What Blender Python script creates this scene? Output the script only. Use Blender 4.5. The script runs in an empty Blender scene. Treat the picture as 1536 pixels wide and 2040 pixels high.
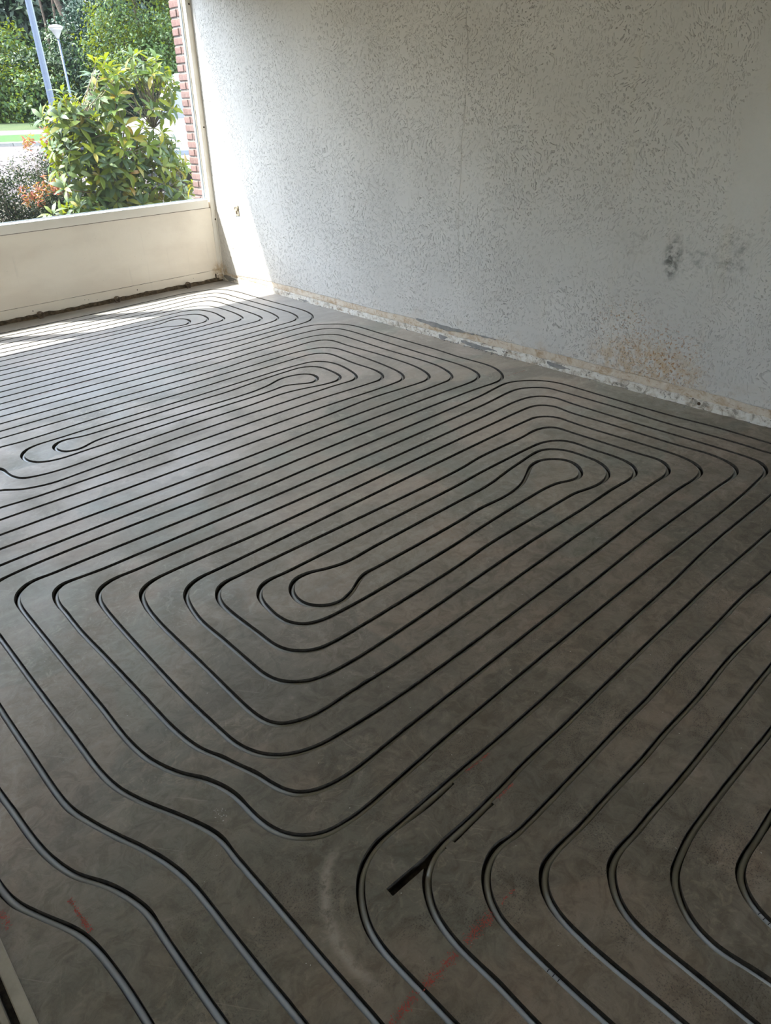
import bpy, math, random
import numpy as np
from mathutils import Vector, Matrix, noise
from mathutils.geometry import delaunay_2d_cdt

# ------------------------------------------------------------------ camera, sky, sun, exposure
scene = bpy.context.scene
COL = scene.collection
cam_d = bpy.data.cameras.new('camera'); cam = bpy.data.objects.new('camera', cam_d); COL.objects.link(cam)
cam_d.sensor_fit = 'HORIZONTAL'; cam_d.sensor_width = 36.0; cam_d.lens = 36.0 * 1415.1 / 1536.0
cam_d.clip_start = 0.05; cam_d.clip_end = 400
CAMP = Vector((3.4504, 5.9631, 1.43))
_r = Vector((-0.73275, 0.67985, -0.02985)); _d = Vector((0.36387, 0.35436, -0.86141)); _f = Vector((-0.57505, -0.64205, -0.50703))
mw = Matrix.Identity(4)
for i in range(3):
    mw[i][0] = _r[i]; mw[i][1] = -_d[i]; mw[i][2] = -_f[i]; mw[i][3] = CAMP[i]
cam.matrix_world = mw
scene.camera = cam

world = bpy.data.worlds.new('sky'); scene.world = world; world.use_nodes = True
wn = world.node_tree.nodes; wl = world.node_tree.links; wn.clear()
SUN_TRAVEL = Vector((-1.4, 1.0, -2.6)).normalized()
sky = wn.new('ShaderNodeTexSky'); sky.sky_type = 'NISHITA'; sky.sun_disc = False
sky.sun_elevation = math.asin(-SUN_TRAVEL.z); sky.sun_rotation = math.atan2(-SUN_TRAVEL.x, -SUN_TRAVEL.y)
sky.altitude = 20; sky.air_density = 1.0; sky.dust_density = 0.6; sky.ozone_density = 1.0
bg = wn.new('ShaderNodeBackground'); bg.inputs[1].default_value = 1.0
wo = wn.new('ShaderNodeOutputWorld')
hsv = wn.new('ShaderNodeHueSaturation'); hsv.inputs['Saturation'].default_value = 0.5   # thin cloud
wl.new(sky.outputs[0], hsv.inputs['Color']); wl.new(hsv.outputs[0], bg.inputs[0]); wl.new(bg.outputs[0], wo.inputs[0])
sd = bpy.data.lights.new('sun', 'SUN'); sd.energy = 8.5; sd.angle = math.radians(0.6); sd.color = (1.0, 0.95, 0.87)
so = bpy.data.objects.new('sun', sd); COL.objects.link(so)
so.rotation_euler = SUN_TRAVEL.to_track_quat('-Z', 'Y').to_euler(); so.location = (10, -8, 18)
scene.view_settings.view_transform = 'Standard'; scene.view_settings.look = 'None'
scene.view_settings.gamma = 1.0; scene.view_settings.use_curve_mapping = False
scene.view_settings.exposure = 1.4
scene.cycles.max_bounces = 9; scene.cycles.diffuse_bounces = 6; scene.cycles.transparent_max_bounces = 10
scene.cycles.use_adaptive_sampling = True; scene.cycles.adaptive_threshold = 0.03
scene.cycles.use_denoising = True; scene.cycles.sample_clamp_indirect = 8.0
scene.cycles.caustics_reflective = False; scene.cycles.caustics_refractive = False

rng = random.Random(7)
nrs = np.random.RandomState(11)

# ------------------------------------------------------------------ helpers
def link(o, parent=None):
    COL.objects.link(o)
    if parent is not None: o.parent = parent
    return o
def tag(o, label=None, cat=None, group=None, kind=None):
    if label: o['label'] = label
    if cat: o['category'] = cat
    if group: o['group'] = group
    if kind: o['kind'] = kind
    return o
def empty(name, loc=(0, 0, 0), rz=0):
    o = bpy.data.objects.new(name, None); o.location = loc; o.rotation_euler = (0, 0, rz); o.empty_display_size = 0.1
    return link(o)
def mesh_obj(name, verts, faces, mat=None, parent=None, smooth=False):
    me = bpy.data.meshes.new(name)
    me.from_pydata([tuple(v) for v in verts], [], [tuple(f) for f in faces]); me.update()
    if mat: me.materials.append(mat)
    if smooth:
        me.polygons.foreach_set('use_smooth', [True] * len(me.polygons))
    return link(bpy.data.objects.new(name, me), parent)
class MB:
    def __init__(s): s.v = []; s.f = []
    def box(s, x0, x1, y0, y1, z0, z1, bev=0.0):
        if bev <= 0:
            b = len(s.v)
            s.v += [(x, y, z) for z in (z0, z1) for y in (y0, y1) for x in (x0, x1)]
            s.f += [(b, b+2, b+3, b+1), (b+4, b+5, b+7, b+6), (b, b+1, b+5, b+4), (b+2, b+6, b+7, b+3), (b, b+4, b+6, b+2), (b+1, b+3, b+7, b+5)]
            return s
        # chamfered box: 24 verts
        b = len(s.v); e = bev; idx = {}
        for sx in (0, 1):
            for sy in (0, 1):
                for sz in (0, 1):
                    X = (x0, x1)[sx]; Y = (y0, y1)[sy]; Z = (z0, z1)[sz]
                    ix = X + (e if sx == 0 else -e); iy = Y + (e if sy == 0 else -e); iz = Z + (e if sz == 0 else -e)
                    for a, p in (('x', (X, iy, iz)), ('y', (ix, Y, iz)), ('z', (ix, iy, Z))):
                        idx[(sx, sy, sz, a)] = len(s.v); s.v.append(p)
        g = lambda *k: idx[k]
        for sx in (0, 1): s.f.append(tuple(g(sx, a, c, 'x') for a, c in ((0, 0), (1, 0), (1, 1), (0, 1))))
        for sy in (0, 1): s.f.append(tuple(g(a, sy, c, 'y') for a, c in ((0, 0), (1, 0), (1, 1), (0, 1))))
        for sz in (0, 1): s.f.append(tuple(g(a, c, sz, 'z') for a, c in ((0, 0), (1, 0), (1, 1), (0, 1))))
        for a in (0, 1):
            for c in (0, 1):
                s.f.append((g(0, a, c, 'y'), g(1, a, c, 'y'), g(1, a, c, 'z'), g(0, a, c, 'z')))
                s.f.append((g(a, 0, c, 'x'), g(a, 1, c, 'x'), g(a, 1, c, 'z'), g(a, 0, c, 'z')))
                s.f.append((g(a, c, 0, 'x'), g(a, c, 1, 'x'), g(a, c, 1, 'y'), g(a, c, 0, 'y')))
        for sx in (0, 1):
            for sy in (0, 1):
                for sz in (0, 1): s.f.append((g(sx, sy, sz, 'x'), g(sx, sy, sz, 'y'), g(sx, sy, sz, 'z')))
        return s
    def tube(s, pts, rad, n=8, cap=True):
        pts = [Vector(p) for p in pts]; b = len(s.v); m = len(pts)
        if not hasattr(rad, '__len__'): rad = [rad] * m
        up = Vector((0, 0, 1))
        for i, p in enumerate(pts):
            t = (pts[min(i+1, m-1)] - pts[max(i-1, 0)]).normalized()
            ref = up if abs(t.z) < 0.95 else Vector((1, 0, 0))
            u = t.cross(ref).normalized(); w = u.cross(t)
            for k in range(n):
                a = 2 * math.pi * k / n
                s.v.append(tuple(p + (u * math.cos(a) + w * math.sin(a)) * rad[i]))
        for i in range(m - 1):
            for k in range(n):
                k2 = (k + 1) % n
                s.f.append((b+i*n+k, b+i*n+k2, b+(i+1)*n+k2, b+(i+1)*n+k))
        if cap:
            s.f.append(tuple(b + k for k in reversed(range(n)))); s.f.append(tuple(b + (m-1)*n + k for k in range(n)))
        return s
    def lathe(s, prof, c=(0, 0, 0), n=20, axis='z'):
        b = len(s.v); m = len(prof)
        for r, h in prof:
            for k in range(n):
                a = 2 * math.pi * k / n; x, y = r * math.cos(a), r * math.sin(a)
                p = {'z': (x, y, h), 'x': (h, x, y), 'y': (x, h, y)}[axis]
                s.v.append((c[0]+p[0], c[1]+p[1], c[2]+p[2]))
        for i in range(m - 1):
            for k in range(n):
                k2 = (k+1) % n; s.f.append((b+i*n+k, b+i*n+k2, b+(i+1)*n+k2, b+(i+1)*n+k))
        s.f.append(tuple(b + k for k in reversed(range(n)))); s.f.append(tuple(b + (m-1)*n + k for k in range(n)))
        return s
    def prism(s, poly, y0, y1):   # polygon in x,z extruded along y
        b = len(s.v); n = len(poly)
        s.v += [(x, y0, z) for x, z in poly] + [(x, y1, z) for x, z in poly]
        s.f.append(tuple(b+k for k in range(n))); s.f.append(tuple(b+n+k for k in reversed(range(n))))
        for k in range(n): s.f.append((b+k, b+(k+1) % n, b+n+(k+1) % n, b+n+k))
        return s
    def build(s, name, mat=None, parent=None, smooth=False, lean=False):
        v = [(x - LEAN * z, y, z) for x, y, z in s.v] if lean else s.v
        o = mesh_obj(name, v, s.f, mat, parent, smooth)
        me = o.data
        import bmesh
        bm = bmesh.new(); bm.from_mesh(me); bmesh.ops.recalc_face_normals(bm, faces=bm.faces); bm.to_mesh(me); bm.free()
        return o
LEAN = 0.022      # the old walls are a little out of plumb

class NT:
    """small node-graph builder"""
    def __init__(s, name):
        s.m = bpy.data.materials.new(name); s.m.use_nodes = True; s.t = s.m.node_tree; s.t.nodes.clear()
        s.out = s.t.nodes.new('ShaderNodeOutputMaterial')
        s.tc = s.t.nodes.new('ShaderNodeTexCoord'); s.obj = s.tc.outputs['Object']
    def n(s, typ, props=None, **ins):
        nd = s.t.nodes.new(typ)
        for k, v in (props or {}).items(): setattr(nd, k, v)
        for k, v in ins.items():
            key = int(k[1:]) if k[0] == 'i' and k[1:].isdigit() else k.replace('_', ' ')
            s.set(nd.inputs[key], v)
        return nd
    def set(s, sock, v):
        if hasattr(v, 'is_output') or isinstance(v, bpy.types.NodeSocket): s.t.links.new(v, sock)
        else:
            if sock.type == 'RGBA' and len(v) == 3: v = (*v, 1)
            sock.default_value = v
    def math(s, op, a, b=0.0, c=None, clamp=False):
        nd = s.t.nodes.new('ShaderNodeMath'); nd.operation = op; nd.use_clamp = clamp
        s.set(nd.inputs[0], a); s.set(nd.inputs[1], b)
        if c is not None: s.set(nd.inputs[2], c)
        return nd.outputs[0]
    def vmath(s, op, a, b=(0, 0, 0)):
        nd = s.t.nodes.new('ShaderNodeVectorMath'); nd.operation = op
        s.set(nd.inputs[0], a)
        if op == 'SCALE': s.set(nd.inputs['Scale'], b)
        else: s.set(nd.inputs[1], b)
        return nd.outputs['Value'] if op in ('LENGTH', 'DISTANCE', 'DOT_PRODUCT') else nd.outputs[0]
    def noise(s, vec, scale, detail=2, rough=0.5, dist=0.0, col=False):
        nd = s.n('ShaderNodeTexNoise', Vector=vec, Scale=scale, Detail=detail, Roughness=rough, Distortion=dist)
        return nd.outputs['Color' if col else 'Fac']
    def ramp(s, fac, stops, interp='LINEAR'):
        nd = s.t.nodes.new('ShaderNodeValToRGB'); cr = nd.color_ramp; cr.interpolation = interp
        while len(cr.elements) < len(stops): cr.elements.new(0.5)
        for e, (p, c) in zip(cr.elements, stops):
            e.position = p; e.color = (c, c, c, 1) if not hasattr(c, '__len__') else (*c[:3], 1)
        s.set(nd.inputs[0], fac); return nd.outputs[0]
    def mapr(s, v, a, b, c=0.0, d=1.0, smooth=True):
        nd = s.t.nodes.new('ShaderNodeMapRange'); nd.interpolation_type = 'SMOOTHSTEP' if smooth else 'LINEAR'
        s.set(nd.inputs[0], v)
        for i, x in enumerate((a, b, c, d)): s.set(nd.inputs[i+1], x)
        return nd.outputs[0]
    def mix(s, fac, a, b, mode='MIX'):
        nd = s.t.nodes.new('ShaderNodeMix'); nd.data_type = 'RGBA'; nd.blend_type = mode
        s.set(nd.inputs[0], fac); s.set(nd.inputs[6], a); s.set(nd.inputs[7], b)
        return nd.outputs[2]
    def scalev(s, vec, sc):
        return s.n('ShaderNodeMapping', Vector=vec, Scale=sc).outputs[0]
    def bump(s, h, dist=0.002, strength=1.0, normal=None):
        nd = s.n('ShaderNodeBump', Height=h, Distance=dist, Strength=strength)
        if normal is not None: s.set(nd.inputs['Normal'], normal)
        return nd.outputs[0]
    def principled(s, color, rough=0.6, normal=None, **kw):
        p = s.n('ShaderNodeBsdfPrincipled'); s.set(p.inputs['Base Color'], color); s.set(p.inputs['Roughness'], rough)
        if normal is not None: s.set(p.inputs['Normal'], normal)
        for k, v in kw.items(): s.set(p.inputs[k.replace('_', ' ')], v)
        s.t.links.new(p.outputs[0], s.out.inputs[0]); return s.m
    def sep(s, vec):
        return s.n('ShaderNodeSeparateXYZ', Vector=vec).outputs

# ------------------------------------------------------------------ materials
def m_floor():
    g = NT('levelling_screed'); o = g.obj
    X, Y, Z = g.sep(o)
    warp = g.vmath('ADD', o, g.vmath('SCALE', g.noise(o, 1.3, 3, col=True), 0.5))
    big = g.noise(warp, 1.1, 4, 0.55)
    mid = g.noise(g.vmath('ADD', o, (5, 2, 1)), 3.2, 5, 0.6, 0.6)
    fine = g.noise(o, 38, 4, 0.65)
    speck = g.noise(o, 260, 2, 0.6)
    col = g.ramp(big, [(0.34, (0.270, 0.245, 0.192)), (0.45, (0.400, 0.335, 0.268)), (0.53, (0.330, 0.318, 0.262)), (0.64, (0.425, 0.340, 0.270))])
    # trowelled patches with a sharp lap line
    patch = g.noise(g.vmath('ADD', warp, (3.1, 8.4, 0)), 0.75, 2, 0.4)
    pm = g.mapr(patch, 0.515, 0.525)
    col = g.mix(g.math('MULTIPLY', pm, 0.55), col, (0.435, 0.345, 0.275))
    dm = g.mapr(g.noise(g.vmath('ADD', warp, (9.2, 1.4, 3)), 0.9, 3, 0.5), 0.545, 0.56)
    col = g.mix(g.math('MULTIPLY', dm, 0.5), col, (0.235, 0.222, 0.185))
    # warm lap of a later pour across the room
    lap = g.math('ADD', Y, g.math('ADD', g.math('MULTIPLY', X, -0.10), g.math('MULTIPLY', g.math('SUBTRACT', g.noise(o, 1.8, 4, 0.6), 0.5), 0.9)))
    lm = g.math('MULTIPLY', g.mapr(lap, 2.30, 2.33), g.mapr(lap, 3.05, 3.02))
    col = g.mix(g.math('MULTIPLY', lm, 0.72), col, (0.47, 0.395, 0.33))
    # brushed streaks along the runs
    stx = g.noise(g.scalev(o, (1.2, 26, 1)), 1.0, 4, 0.65)
    col = g.mix(g.mapr(stx, 0.45, 0.75, 0.0, 0.45), col, (0.47, 0.43, 0.37))
    col = g.mix(g.mapr(mid, 0.42, 0.66, 0.0, 0.55), col, (0.250, 0.232, 0.190))
    col = g.mix(g.mapr(fine, 0.5, 0.8, 0.0, 0.35), col, (0.200, 0.180, 0.150))
    # pitted, darker zones in the worn part of the room nearest the camera
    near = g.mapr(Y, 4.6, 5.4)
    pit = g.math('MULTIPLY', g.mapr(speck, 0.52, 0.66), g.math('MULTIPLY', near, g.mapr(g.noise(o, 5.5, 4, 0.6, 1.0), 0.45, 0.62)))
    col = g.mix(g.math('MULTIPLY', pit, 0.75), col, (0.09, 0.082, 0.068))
    swirl = g.noise(g.vmath('ADD', o, g.vmath('SCALE', g.noise(o, 6, 3, col=True), 0.35)), 14, 5, 0.7, 2.5)
    sw = g.math('MULTIPLY', g.mapr(swirl, 0.54, 0.62), g.mapr(g.noise(o, 2.4, 2), 0.45, 0.6))
    col = g.mix(g.math('MULTIPLY', sw, 0.55), col, (0.50, 0.44, 0.36))
    # trodden mottling and hairline scratches in the worn part
    mot = g.noise(g.vmath('ADD', o, g.vmath('SCALE', g.noise(o, 9, 4, col=True), 0.12)), 16, 7, 0.72, 1.2)
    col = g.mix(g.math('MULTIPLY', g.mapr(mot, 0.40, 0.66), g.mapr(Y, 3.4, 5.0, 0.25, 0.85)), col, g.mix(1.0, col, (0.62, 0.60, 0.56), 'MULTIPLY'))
    col = g.mix(g.math('MULTIPLY', g.mapr(mot, 0.42, 0.30), 0.35), col, (0.55, 0.50, 0.43))
    scr = g.noise(g.scalev(g.n('ShaderNodeVectorRotate', Vector=o, Angle=0.9).outputs[0], (3, 170, 1)), 1.0, 3, 0.6)
    col = g.mix(g.math('MULTIPLY', g.mapr(scr, 0.66, 0.72), 0.35), col, (0.58, 0.53, 0.46))
    # pale brushed arc left by the milling vacuum outside the first near bend
    for ax, ay, ar, aw, am in ((2.807, 5.351, 0.2245, 0.020, 0.55),):
        dd = g.vmath('DISTANCE', o, (ax, ay, 0.0)); ring = g.mapr(g.math('ABSOLUTE', g.math('SUBTRACT', dd, ar)), aw, 0.0)
        side = g.math('MULTIPLY', g.mapr(X, ax + 0.05, ax + 0.16), g.mapr(Y, 5.46, 5.36))
        col = g.mix(g.math('MULTIPLY', g.math('MULTIPLY', ring, side), g.math('MULTIPLY', am, g.mapr(g.noise(o, 30, 4, 0.7), 0.3, 0.55))), col, (0.82, 0.75, 0.66))
    # cooler screed by the window; near end painted darker for dimmer light and dirt
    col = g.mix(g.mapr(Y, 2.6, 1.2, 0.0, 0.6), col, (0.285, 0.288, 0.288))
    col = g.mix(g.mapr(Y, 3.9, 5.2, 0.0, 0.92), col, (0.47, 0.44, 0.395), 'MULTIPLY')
    h = g.math('ADD', g.math('MULTIPLY', fine, 0.5), g.math('ADD', g.math('MULTIPLY', mid, 1.3), g.math('MULTIPLY', speck, g.math('ADD', 0.12, g.math('MULTIPLY', near, 0.35)))))
    rough = g.mapr(mid, 0.3, 0.7, 0.42, 0.62)
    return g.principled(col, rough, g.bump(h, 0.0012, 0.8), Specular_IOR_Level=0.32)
def m_groove():
    g = NT('shaded_groove_screed'); o = g.obj
    f = g.noise(o, 60, 3, 0.6)
    col = g.ramp(f, [(0.35, (0.022, 0.018, 0.013)), (0.65, (0.065, 0.055, 0.042))])  # shade inside the grooves is painted into this dark colour
    return g.principled(col, 0.9, g.bump(g.noise(o, 220, 3), 0.002, 1.0))
def m_pipe():
    g = NT('grey_plastic_pipe'); o = g.obj
    col = g.mix(g.mapr(g.noise(o, 9, 3), 0.45, 0.7, 0, 0.5), (0.40, 0.42, 0.415), (0.30, 0.295, 0.275))
    return g.principled(col, 0.38, None, Specular_IOR_Level=0.5)
def m_stucco():
    g = NT('worm_stucco'); o = g.obj
    X, Y, Z = g.sep(o)
    flat = g.n('ShaderNodeCombineXYZ', X=Y, Y=Z, Z=0.0).outputs[0]
    sw = g.vmath('SCALE', g.vmath('SUBTRACT', g.noise(flat, 2.6, 2, 0.5, 0.3, col=True), (0.5, 0.5, 0.5)), 0.30)
    p = g.vmath('ADD', flat, sw)
    sw2 = g.vmath('SCALE', g.vmath('SUBTRACT', g.noise(flat, 11, 1, 0.5, col=True), (0.5, 0.5, 0.5)), 0.055)
    p = g.vmath('ADD', p, sw2)
    st = g.noise(g.scalev(p, (175, 44, 1)), 1.0, 1, 0.4)
    st2 = g.noise(g.scalev(g.vmath('ADD', p, (4, 7, 0)), (130, 80, 1)), 1.0, 1, 0.4)
    brk = g.mapr(g.noise(flat, 34, 1, 0.5), 0.47, 0.55)
    brk2 = g.mapr(g.noise(g.vmath('ADD', flat, (7, 3, 0)), 30, 1, 0.5), 0.47, 0.55)
    marks = g.math('MAXIMUM', g.math('MULTIPLY', g.mapr(st, 0.58, 0.65), brk), g.math('MULTIPLY', g.mapr(st2, 0.61, 0.68), brk2))
    dens = g.math('MULTIPLY', g.mapr(g.noise(flat, 2.4, 3, 0.6), 0.62, 0.44), g.mapr(Y, 3.2, 4.6, 1.0, 0.55))
    # smoother repaired strip
    rep = g.math('MULTIPLY', g.mapr(g.math('ABSOLUTE', g.math('SUBTRACT', Y, g.math('ADD', 4.50, g.math('MULTIPLY', g.noise(flat, 5, 2), 0.1)))), 0.07, 0.11, 1, 0), g.mapr(Z, 0.75, 0.95))
    dens = g.math('MULTIPLY', g.math('ADD', 0.22, g.math('MULTIPLY', dens, 0.85)), g.math('SUBTRACT', 1.0, g.math('MULTIPLY', rep, 0.9)))
    hgt = g.math('SUBTRACT', 1.0, g.math('MULTIPLY', marks, dens))
    hgt = g.math('ADD', hgt, g.math('MULTIPLY', g.noise(flat, 14, 4, 0.6), 0.55))
    col = g.mix(g.mapr(g.noise(flat, 1.6, 4), 0.35, 0.7), (0.60, 0.585, 0.555), (0.545, 0.53, 0.50))
    def blob(cy, cz, ry, rz, colr, amt, nsc=16, thr=(0.45, 0.6), col=None):
        dy = g.math('DIVIDE', g.math('SUBTRACT', Y, cy), ry); dz = g.math('DIVIDE', g.math('SUBTRACT', Z, cz), rz)
        d = g.math('ADD', g.math('MULTIPLY', dy, dy), g.math('MULTIPLY', dz, dz))
        m = g.math('MULTIPLY', g.mapr(d, 1.0, 0.0), g.mapr(g.noise(g.vmath('ADD', flat, (cy, cz, 0)), nsc, 4, 0.65), thr[0], thr[1]))
        return g.mix(g.math('MULTIPLY', m, amt), col, colr)
    col = blob(4.255, 0.70, 0.06, 0.13, (0.10, 0.10, 0.09), 0.95, 22, (0.38, 0.62), col)
    col = blob(4.36, 0.71, 0.14, 0.10, (0.20, 0.20, 0.19), 0.6, 26, (0.45, 0.7), col)
    col = blob(4.54, 0.735, 0.10, 0.16, (0.17, 0.17, 0.16), 0.7, 24, (0.42, 0.7), col)
    col = blob(4.05, 0.74, 0.10, 0.10, (0.30, 0.29, 0.27), 0.5, 26, (0.45, 0.7), col)
    col = blob(4.20, 0.15, 0.42, 0.17, (0.50, 0.38, 0.25), 0.95, 20, (0.36, 0.62), col)
    col = blob(4.05, 0.30, 0.25, 0.22, (0.36, 0.20, 0.09), 0.85, 70, (0.56, 0.62), col)
    col = blob(4.30, 0.20, 0.30, 0.24, (0.36, 0.19, 0.08), 0.9, 60, (0.55, 0.61), col)
    col = blob(4.62, 1.40, 0.10, 0.12, (0.42, 0.33, 0.22), 0.6, 12, (0.4, 0.6), col)
    col = blob(0.0, 0.05, 0.12, 0.12, (0.42, 0.27, 0.12), 0.9, 24, (0.35, 0.6), col)
    # brown damp tide line above the floor
    tide = g.math('MULTIPLY', g.mapr(Z, 0.20, 0.09), g.mapr(g.noise(g.scalev(flat, (5, 9, 1)), 1.0, 5, 0.7), 0.48, 0.72))
    tide = g.math('MULTIPLY', tide, g.mapr(Y, 2.2, 3.6, 0.35, 1.0))
    col = g.mix(g.math('MULTIPLY', tide, 0.75), col, (0.46, 0.36, 0.25))
    # worm grooves of the stucco painted darker to strengthen their shade
    col = g.mix(g.math('MULTIPLY', g.math('MULTIPLY', marks, dens), 0.26), col, (0.33, 0.315, 0.28))
    # yellowed drips low and towards the dark end
    dr = g.math('MULTIPLY', g.mapr(g.noise(g.scalev(flat, (9, 1.6, 1)), 1.0, 4, 0.6), 0.52, 0.75), g.mapr(Y, 2.6, 4.4))
    col = g.mix(g.math('MULTIPLY', dr, 0.3), col, (0.60, 0.55, 0.45))
    return g.principled(col, 0.62, g.bump(hgt, 0.0085, 1.0), Specular_IOR_Level=0.3)
def m_plain(name, c1, c2, scale=6, rough=0.7, bumpd=0.0008, bscale=80, spec=0.3):
    g = NT(name); o = g.obj
    col = g.mix(g.mapr(g.noise(o, scale, 4, 0.6), 0.35, 0.68), c1, c2)
    return g.principled(col, rough, g.bump(g.noise(o, bscale, 3), bumpd, 1.0), Specular_IOR_Level=spec)
def m_oldplaster():
    g = NT('chipped_plaster'); o = g.obj
    X, Y, Z = g.sep(o)
    a = g.noise(o, 22, 5, 0.7, 0.6)
    col = g.ramp(a, [(0.38, (0.30, 0.27, 0.23)), (0.46, (0.58, 0.54, 0.47)), (0.56, (0.70, 0.68, 0.63)), (0.74, (0.74, 0.72, 0.68))])
    st = g.mapr(g.noise(g.scalev(o, (1, 7, 30)), 1.0, 4, 0.7), 0.52, 0.7)
    col = g.mix(g.math('MULTIPLY', st, 0.55), col, (0.36, 0.24, 0.14))
    chip = g.mapr(g.noise(o, 45, 3, 0.6), 0.62, 0.68)
    col = g.mix(g.math('MULTIPLY', chip, 0.8), col, (0.20, 0.18, 0.16))
    return g.principled(col, 0.85, g.bump(g.math('ADD', a, g.math('MULTIPLY', chip, -0.6)), 0.005, 1.0))
def m_beigeplaster():
    g = NT('stained_beige_plaster'); o = g.obj
    a = g.noise(o, 14, 5, 0.7, 0.6)
    col = g.ramp(a, [(0.36, (0.42, 0.31, 0.20)), (0.50, (0.58, 0.50, 0.40)), (0.7, (0.66, 0.61, 0.53))])
    ln = g.mapr(g.noise(g.scalev(o, (1, 30, 60)), 1.0, 3, 0.7), 0.55, 0.68)
    col = g.mix(g.math('MULTIPLY', ln, 0.5), col, (0.30, 0.17, 0.09))
    return g.principled(col, 0.85, g.bump(g.noise(o, 50, 4, 0.7), 0.004, 1.0))
def m_paint(name, base, warm):
    g = NT(name); o = g.obj
    X, Y, Z = g.sep(o)
    col = g.mix(g.mapr(g.noise(g.scalev(o, (1.2, 1, 2.5)), 1.5, 4, 0.55), 0.38, 0.68), base, warm)
    drip = g.mapr(g.noise(g.scalev(o, (26, 1, 2.0)), 1.0, 3, 0.6), 0.60, 0.75)
    col = g.mix(g.math('MULTIPLY', drip, 0.16), col, (0.50, 0.44, 0.36))
    d = g.mapr(g.noise(o, 60, 3, 0.7), 0.70, 0.76)
    col = g.mix(g.math('MULTIPLY', d, 0.4), col, (0.32, 0.26, 0.20))
    # rust-brown rot in the low right corner
    dx = g.math('DIVIDE', g.math('SUBTRACT', X, 0.03), 0.10); dz = g.math('DIVIDE', g.math('SUBTRACT', Z, 0.05), 0.14)
    dd = g.math('ADD', g.math('MULTIPLY', dx, dx), g.math('MULTIPLY', dz, dz))
    rot = g.math('MULTIPLY', g.mapr(dd, 1.0, 0.1), g.mapr(g.noise(o, 26, 4, 0.7), 0.34, 0.6))
    col = g.mix(g.math('MULTIPLY', rot, 0.75), col, (0.45, 0.29, 0.12))
    low = g.math('MULTIPLY', g.mapr(Z, 0.045, 0.012), g.mapr(g.noise(o, 18, 4, 0.7), 0.4, 0.6))
    col = g.mix(g.math('MULTIPLY', low, 0.8), col, (0.20, 0.14, 0.08))
    return g.principled(col, 0.45, g.bump(g.noise(o, 40, 4, 0.6), 0.0008, 1.0), Specular_IOR_Level=0.4)
def m_brick():
    g = NT('fired_brick'); o = g.obj
    oi = g.n('ShaderNodeObjectInfo').outputs['Random']
    base = g.ramp(oi, [(0.0, (0.085, 0.042, 0.035)), (0.35, (0.115, 0.058, 0.050)), (0.7, (0.095, 0.056, 0.050)), (1.0, (0.13, 0.075, 0.067))])
    col = g.mix(g.mapr(g.noise(o, 30, 5, 0.7), 0.4, 0.7, 0, 0.5), base, (0.20, 0.13, 0.11))
    return g.principled(col, 0.9, g.bump(g.noise(o, 90, 5, 0.7), 0.004, 1.0))
def m_leaf(name, stops, trans=0.35, rough=0.45, isl=True, spec=0.4):
    g = NT(name)
    r = g.n('ShaderNodeNewGeometry').outputs['Random Per Island'] if isl else g.n('ShaderNodeObjectInfo').outputs['Random']
    col = g.ramp(r, stops)
    p = g.n('ShaderNodeBsdfPrincipled'); g.set(p.inputs['Base Color'], col); g.set(p.inputs['Roughness'], rough); g.set(p.inputs['Specular IOR Level'], spec)
    t = g.n('ShaderNodeBsdfTranslucent'); g.set(t.inputs['Color'], g.mix(0.5, col, (0.26, 0.27, 0.005), 'MIX') if trans > 0.3 else col)
    m = g.n('ShaderNodeMixShader', Fac=trans); g.t.links.new(p.outputs[0], m.inputs[1]); g.t.links.new(t.outputs[0], m.inputs[2])
    g.t.links.new(m.outputs[0], g.out.inputs[0]); return g.m
def m_glass():
    g = NT('window_glass')
    tr = g.n('ShaderNodeBsdfTransparent', Color=(0.96, 0.98, 0.975)); gl = g.n('ShaderNodeBsdfGlossy', Roughness=0.02)
    bf = g.n('ShaderNodeNewGeometry').outputs['Backfacing']
    fr = g.n('ShaderNodeFresnel', IOR=g.math('SUBTRACT', 1.28, g.math('MULTIPLY', bf, 1.28 - 1 / 1.28)))
    df = g.n('ShaderNodeBsdfTranslucent', Color=(0.8, 0.85, 0.9))
    dust = g.n('ShaderNodeMixShader', Fac=0.002); g.t.links.new(tr.outputs[0], dust.inputs[1]); g.t.links.new(df.outputs[0], dust.inputs[2])
    m = g.n('ShaderNodeMixShader', Fac=fr.outputs[0]); g.t.links.new(dust.outputs[0], m.inputs[1]); g.t.links.new(gl.outputs[0], m.inputs[2])
    g.t.links.new(m.outputs[0], g.out.inputs[0]); return g.m
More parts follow.
